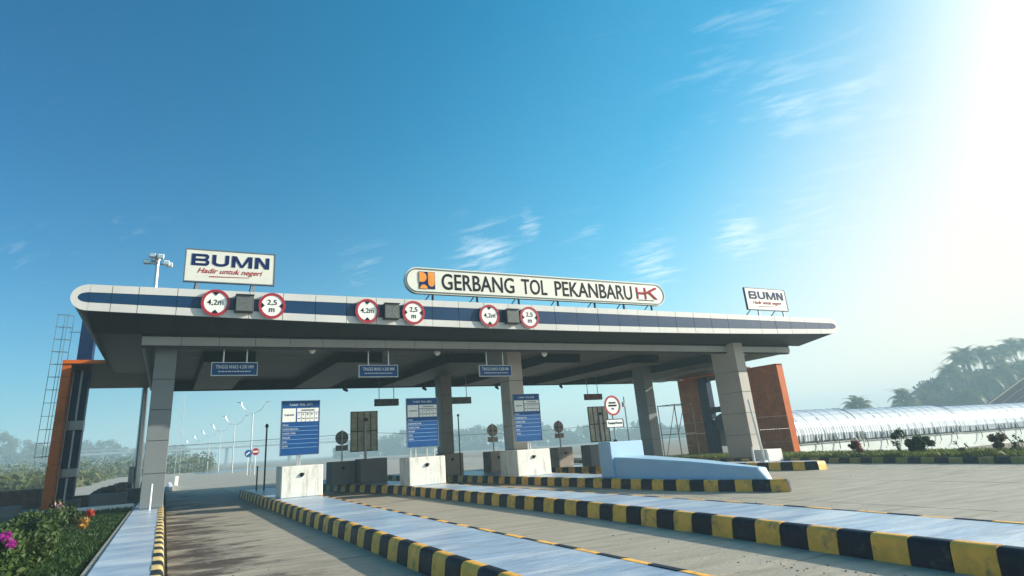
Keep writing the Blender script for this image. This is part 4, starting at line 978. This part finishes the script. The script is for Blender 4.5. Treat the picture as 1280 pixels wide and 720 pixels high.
# oil palms on the right
def palm_proto(name, hgt, seed):
    t = thing(name, (0, 0, 0), 'x', 'palm', 'misty oil palms on the right'); r_ = np.random.default_rng(seed)
    MB().tube([(0, 0, -1), (.05, 0, hgt*.5), (0, 0, hgt)], [.42, .36, .34], 9).build('trunk', m_bark, t)
    Lf = 4.4; vs = []; nl = 26
    def fp(s): return np.array([Lf*(s-.10*s*s), 0, 1.9*math.sin(min(s*1.25, 1)*math.pi*.5)*(1-.0*s)-2.9*s**2.4])
    for i in range(nl):
        s = .12+.88*i/(nl-1); p = fp(s); q = fp(min(1, s+.03)); d = (q-p); d = d/(np.linalg.norm(d)+1e-6)
        ln = 1.05*math.sin(math.pi*min(.97, .15+s*.8))+.15
        for sg in (-1, 1):
            tip = p+np.array([.45*ln, sg*ln*.80, -.55*ln]); w = d*.085
            vs.append([p-w, p+w, tip+w*.2, tip-w*.2])
    vs = np.array(vs); first = None
    for k_ in range(24):
        if first is None:
            first = quads('frond', vs, m_palm, parent=t); o = first
        else:
            o = first.copy(); COL.objects.link(o); o.parent = t
        o.location = (0, 0, hgt); tilt = (-.95 if k_ < 7 else -.35 if k_ < 15 else .15)+r_.uniform(-.15, .15)
        o.rotation_euler = (r_.uniform(-.2, .2), tilt, k_*2.399); sc_ = r_.uniform(.8, 1.1); o.scale = (sc_,)*3
    return t
pp = [palm_proto('oil_palm', 3.2, 41), palm_proto('oil_palm', 5.2, 42)]
PS = [(203, 136, 6.2, .95, 'small oil palm crown, first above the corrugated tunnel'), (228.5, 136, 7.4, 1.05, 'second oil palm crown above the corrugated tunnel, wider than the first'),
      (243, 137, 7.0, 1.0, 'lowest palm at the foot of the palm covered hill'), (253, 137, 11.6, 1.0, 'palm low on the left slope of the hill'), (261, 136, 16.4, 1.05, 'palm halfway up the left slope, leaning out over the skyline'),
      (270, 136, 20.6, 1.1, 'leftmost tall palm on the first hill crest'), (278, 138, 22.8, 1.1, 'middle palm on the first hill crest'), (285, 136, 22.4, 1.05, 'palm right of the middle on the first hill crest'),
      (293, 136, 20.4, 1.0, 'palm in the dip between the two crests'), (301, 137, 23.6, 1.1, 'leftmost palm on the highest crest'), (312, 137, 26.2, 1.15, 'tallest palm near the right picture edge'), (324, 137, 26.6, 1.1, 'palm on the highest crest at the picture edge'),
      (262, 126, 12.0, 1.0, 'palm in front of the left slope of the hill'), (273, 126, 14.5, 1.05, 'palm in front of the first hill crest'), (284, 126, 15.5, 1.05, 'palm in front of the dip between the crests'), (294, 126, 16.2, 1.05, 'palm below the highest crest'),
      (248, 126, 7.0, .95, 'palm just above the tunnel at the hill foot'), (304, 126, 18.5, 1.05, 'palm below the tallest palm')]
Q_ = 0.8
for i, (x, y, zz, s_, lb) in enumerate(PS):
    o = pp[i] if i < 2 else copy_tree(pp[i % 2]); s_ *= 1.18; x, y, zz = x*Q_, y*Q_, 1.5+(zz-1.5)*Q_; o.location = (x, y, zz-(3.2 if i % 2 == 0 else 5.2)*s_); o.scale = (s_,)*3; o.rotation_euler = (0, 0, i*1.3); o['label'] = lb
# the hill itself, with undergrowth
hv = []; hf = []; nx, ny = 30, 14
def hz_(x, y): return -.9+13.4*(1/(1+math.exp(-(x-223)/5.0)))*math.exp(-((y-120)/35)**2)
for i in range(nx):
    for j in range(ny): x = 172+i*6.7; y = 68+j*10; hv.append((x, y, hz_(x, y)))
for i in range(nx-1):
    for j in range(ny-1): a = i*ny+j; hf.append((a, a+ny, a+ny+1, a+1))
MB().add(hv, hf).build('hill', m_soil, kind='structure', smooth=True)
n = 2600; x = r_.uniform(209, 308, n); y = r_.uniform(80, 132, n); zz = np.array([hz_(a, b) for a, b in zip(x, y)])+r_.random(n)*3.2
tag(quads('hill_undergrowth', leafcloud(34000, np.stack([x, y, zz], 1), np.full(n, 2.0), .68, seed=77), m_palm, kind='stuff'), 'misty green undergrowth covering the hill on the right', 'undergrowth')

# ------------------------------------------------------------------ corrugated tunnel, right
tn = thing('corrugated_tunnel', (52, 30, 0), 'long shiny corrugated half barrel roof over white sheeting on the right', 'tunnel')
def tun(x0, x1, cy, zbase, R, name='roof_segment'):
    """half barrel of arched corrugation: outer rings alternate radius"""
    n = 14; per = .28; k_ = int((x1-x0)/per); vs = []; fs = []
    for i in range(k_*2+1):
        x = x0+i*per/2; rr = R+(.03 if i % 2 else 0.0)
        for j in range(n+1):
            a = math.pi*(-.08+1.16*j/n); vs.append((x, cy-rr*math.cos(a)*1.1, zbase+rr*math.sin(a)*1.0))
    for i in range(k_*2):
        for j in range(n): p = i*(n+1)+j; fs.append((p, p+n+1, p+n+2, p+1))
    o = MB().add(vs, fs).build(name, m_tunnel, tn, smooth=False); 
    ob = MB(); ob.tube([(x1-.05, cy-(R+.03)*math.cos(math.pi*(-.08+1.16*j/n))*1.1, zbase+(R+.03)*math.sin(math.pi*(-.08+1.16*j/n))) for j in range(n+1)], .035, 6); ob.build('end_rib', m_steel, tn)
segs = [(33.0, 43.5, 31.0, .95, 1.60), (43.6, 57.0, 32.0, .85, 1.66), (57.1, 76, 33.4, .75, 1.66), (76.1, 100, 35.2, .6, 1.7)]
for s_ in segs: tun(*s_)
for (x0, x1, cy, zb0, R) in segs:
    sm = MB(); xx = x0+.4; q = 0
    while xx < x1-.2:
        sm.tube([(xx, cy-(R+.035)*math.cos(math.pi*(-.08+1.16*j/12))*1.1, zb0+(R+.035)*math.sin(math.pi*(-.08+1.16*j/12))) for j in range(13)], .013, 4); xx += (.9, .9, 1.3)[q % 3]*(1 if x0 < 50 else 1.5); q += 1
    sm.build('seam_rib', m_grey, tn, kind='stuff')
    x = x0+.3; i = 0; yf = cy-R*1.1
    MB().box(x0, x1, yf+.05, yf+.10, -.95, zb0-.55).build('white_sheet', m_tarp, tn)
    MB().box(x0, x1, yf-.02, yf+.03, zb0-.58, zb0-.52).build('rail', m_grey, tn)
    MB().box(x0, x1, yf+.25, yf+.3, zb0-.55, zb0+.1).build('shaded_backing', mat('backing_sheet', (.35, .37, .32), .8, var=.2), tn)
    while x < x1:
        MB().box(x, x+.09, yf-.03, yf+.05, zb0-.56, zb0-.02).build('bracket', m_backg, tn)
        if i % 3 == 1:
            MB().tube([(x+.2, yf-.08, zb0-.1), (x+.35, yf-.12, zb0-.6), (x+.2, yf-.2, zb0-1.0), (x-.15, yf-.25, zb0-1.15)], .035, 6).build('hook', m_backg, tn)
        x += (.75, .42, 1.15, .6)[i % 4]*(1 if x < 57 else 1.5); i += 1
for x, y in ((34.6, 27.6), (49, 28.4), (63, 29.8), (72, 30.2)):
    MB().tube([(x, y, -.9), (x-.5, y+.6, .45)], .05, 6).build('stay', m_backg, tn)
# dark ribbed roof behind the tunnel
rf = thing('ribbed_roof', (88, 38, 0), 'dark ribbed sloping roof at the right picture edge', 'roof')
A = Vector((82.5, 40, 2.7)); U = Vector((13.5, 0, 4.05)); Wd = Vector((0, -1, 0))
def rq(u0, u1, w0, w1, dn=0): 
    nn = Vector((-4.05, 0, 13.5)).normalized()*dn; return [tuple(A+U*u0+Wd*w0+nn), tuple(A+U*u1+Wd*w0+nn), tuple(A+U*u1+Wd*w1+nn), tuple(A+U*u0+Wd*w1+nn)]
def slab(u0, u1, w0, w1, d0, d1):
    return MB().add(rq(u0, u1, w0, w1, d0)+rq(u0, u1, w0, w1, d1), [(0,3,2,1),(4,5,6,7),(0,1,5,4),(1,2,6,5),(2,3,7,6),(3,0,4,7)])
for i in range(14):
    slab(-.05, 2.2, i*1.2+.02, i*1.2+1.17, -.05, 0.0).build('roof_sheet', m_roof, rf); slab(-.05, 2.2, i*1.2+1.17, i*1.2+1.22, -.05, .04).build('rib', m_roof, rf)
slab(-.06, 2.2, -.15, .0, -.1, .14).build('verge_board', m_backg, rf)
MB().box(84, 110, 25, 39, -.95, 2.4).build('wall', m_tarp, rf)

# ------------------------------------------------------------------ morning haze
hb = MB().box(-520, 720, -60, 800, -1.9, 28.5).build('haze', m_white, kind='stuff')
hm_ = bpy.data.materials.new('haze_air'); hm_.use_nodes = True; t = hm_.node_tree; t.nodes.clear()
pv_ = t.nodes.new('ShaderNodeVolumePrincipled'); pv_.inputs['Color'].default_value = (.60, .87, .96, 1); pv_.inputs['Density'].default_value = .0019; pv_.inputs['Anisotropy'].default_value = .05
om = t.nodes.new('ShaderNodeOutputMaterial'); t.links.new(pv_.outputs[0], om.inputs['Volume'])
hb.data.materials.clear(); hb.data.materials.append(hm_)
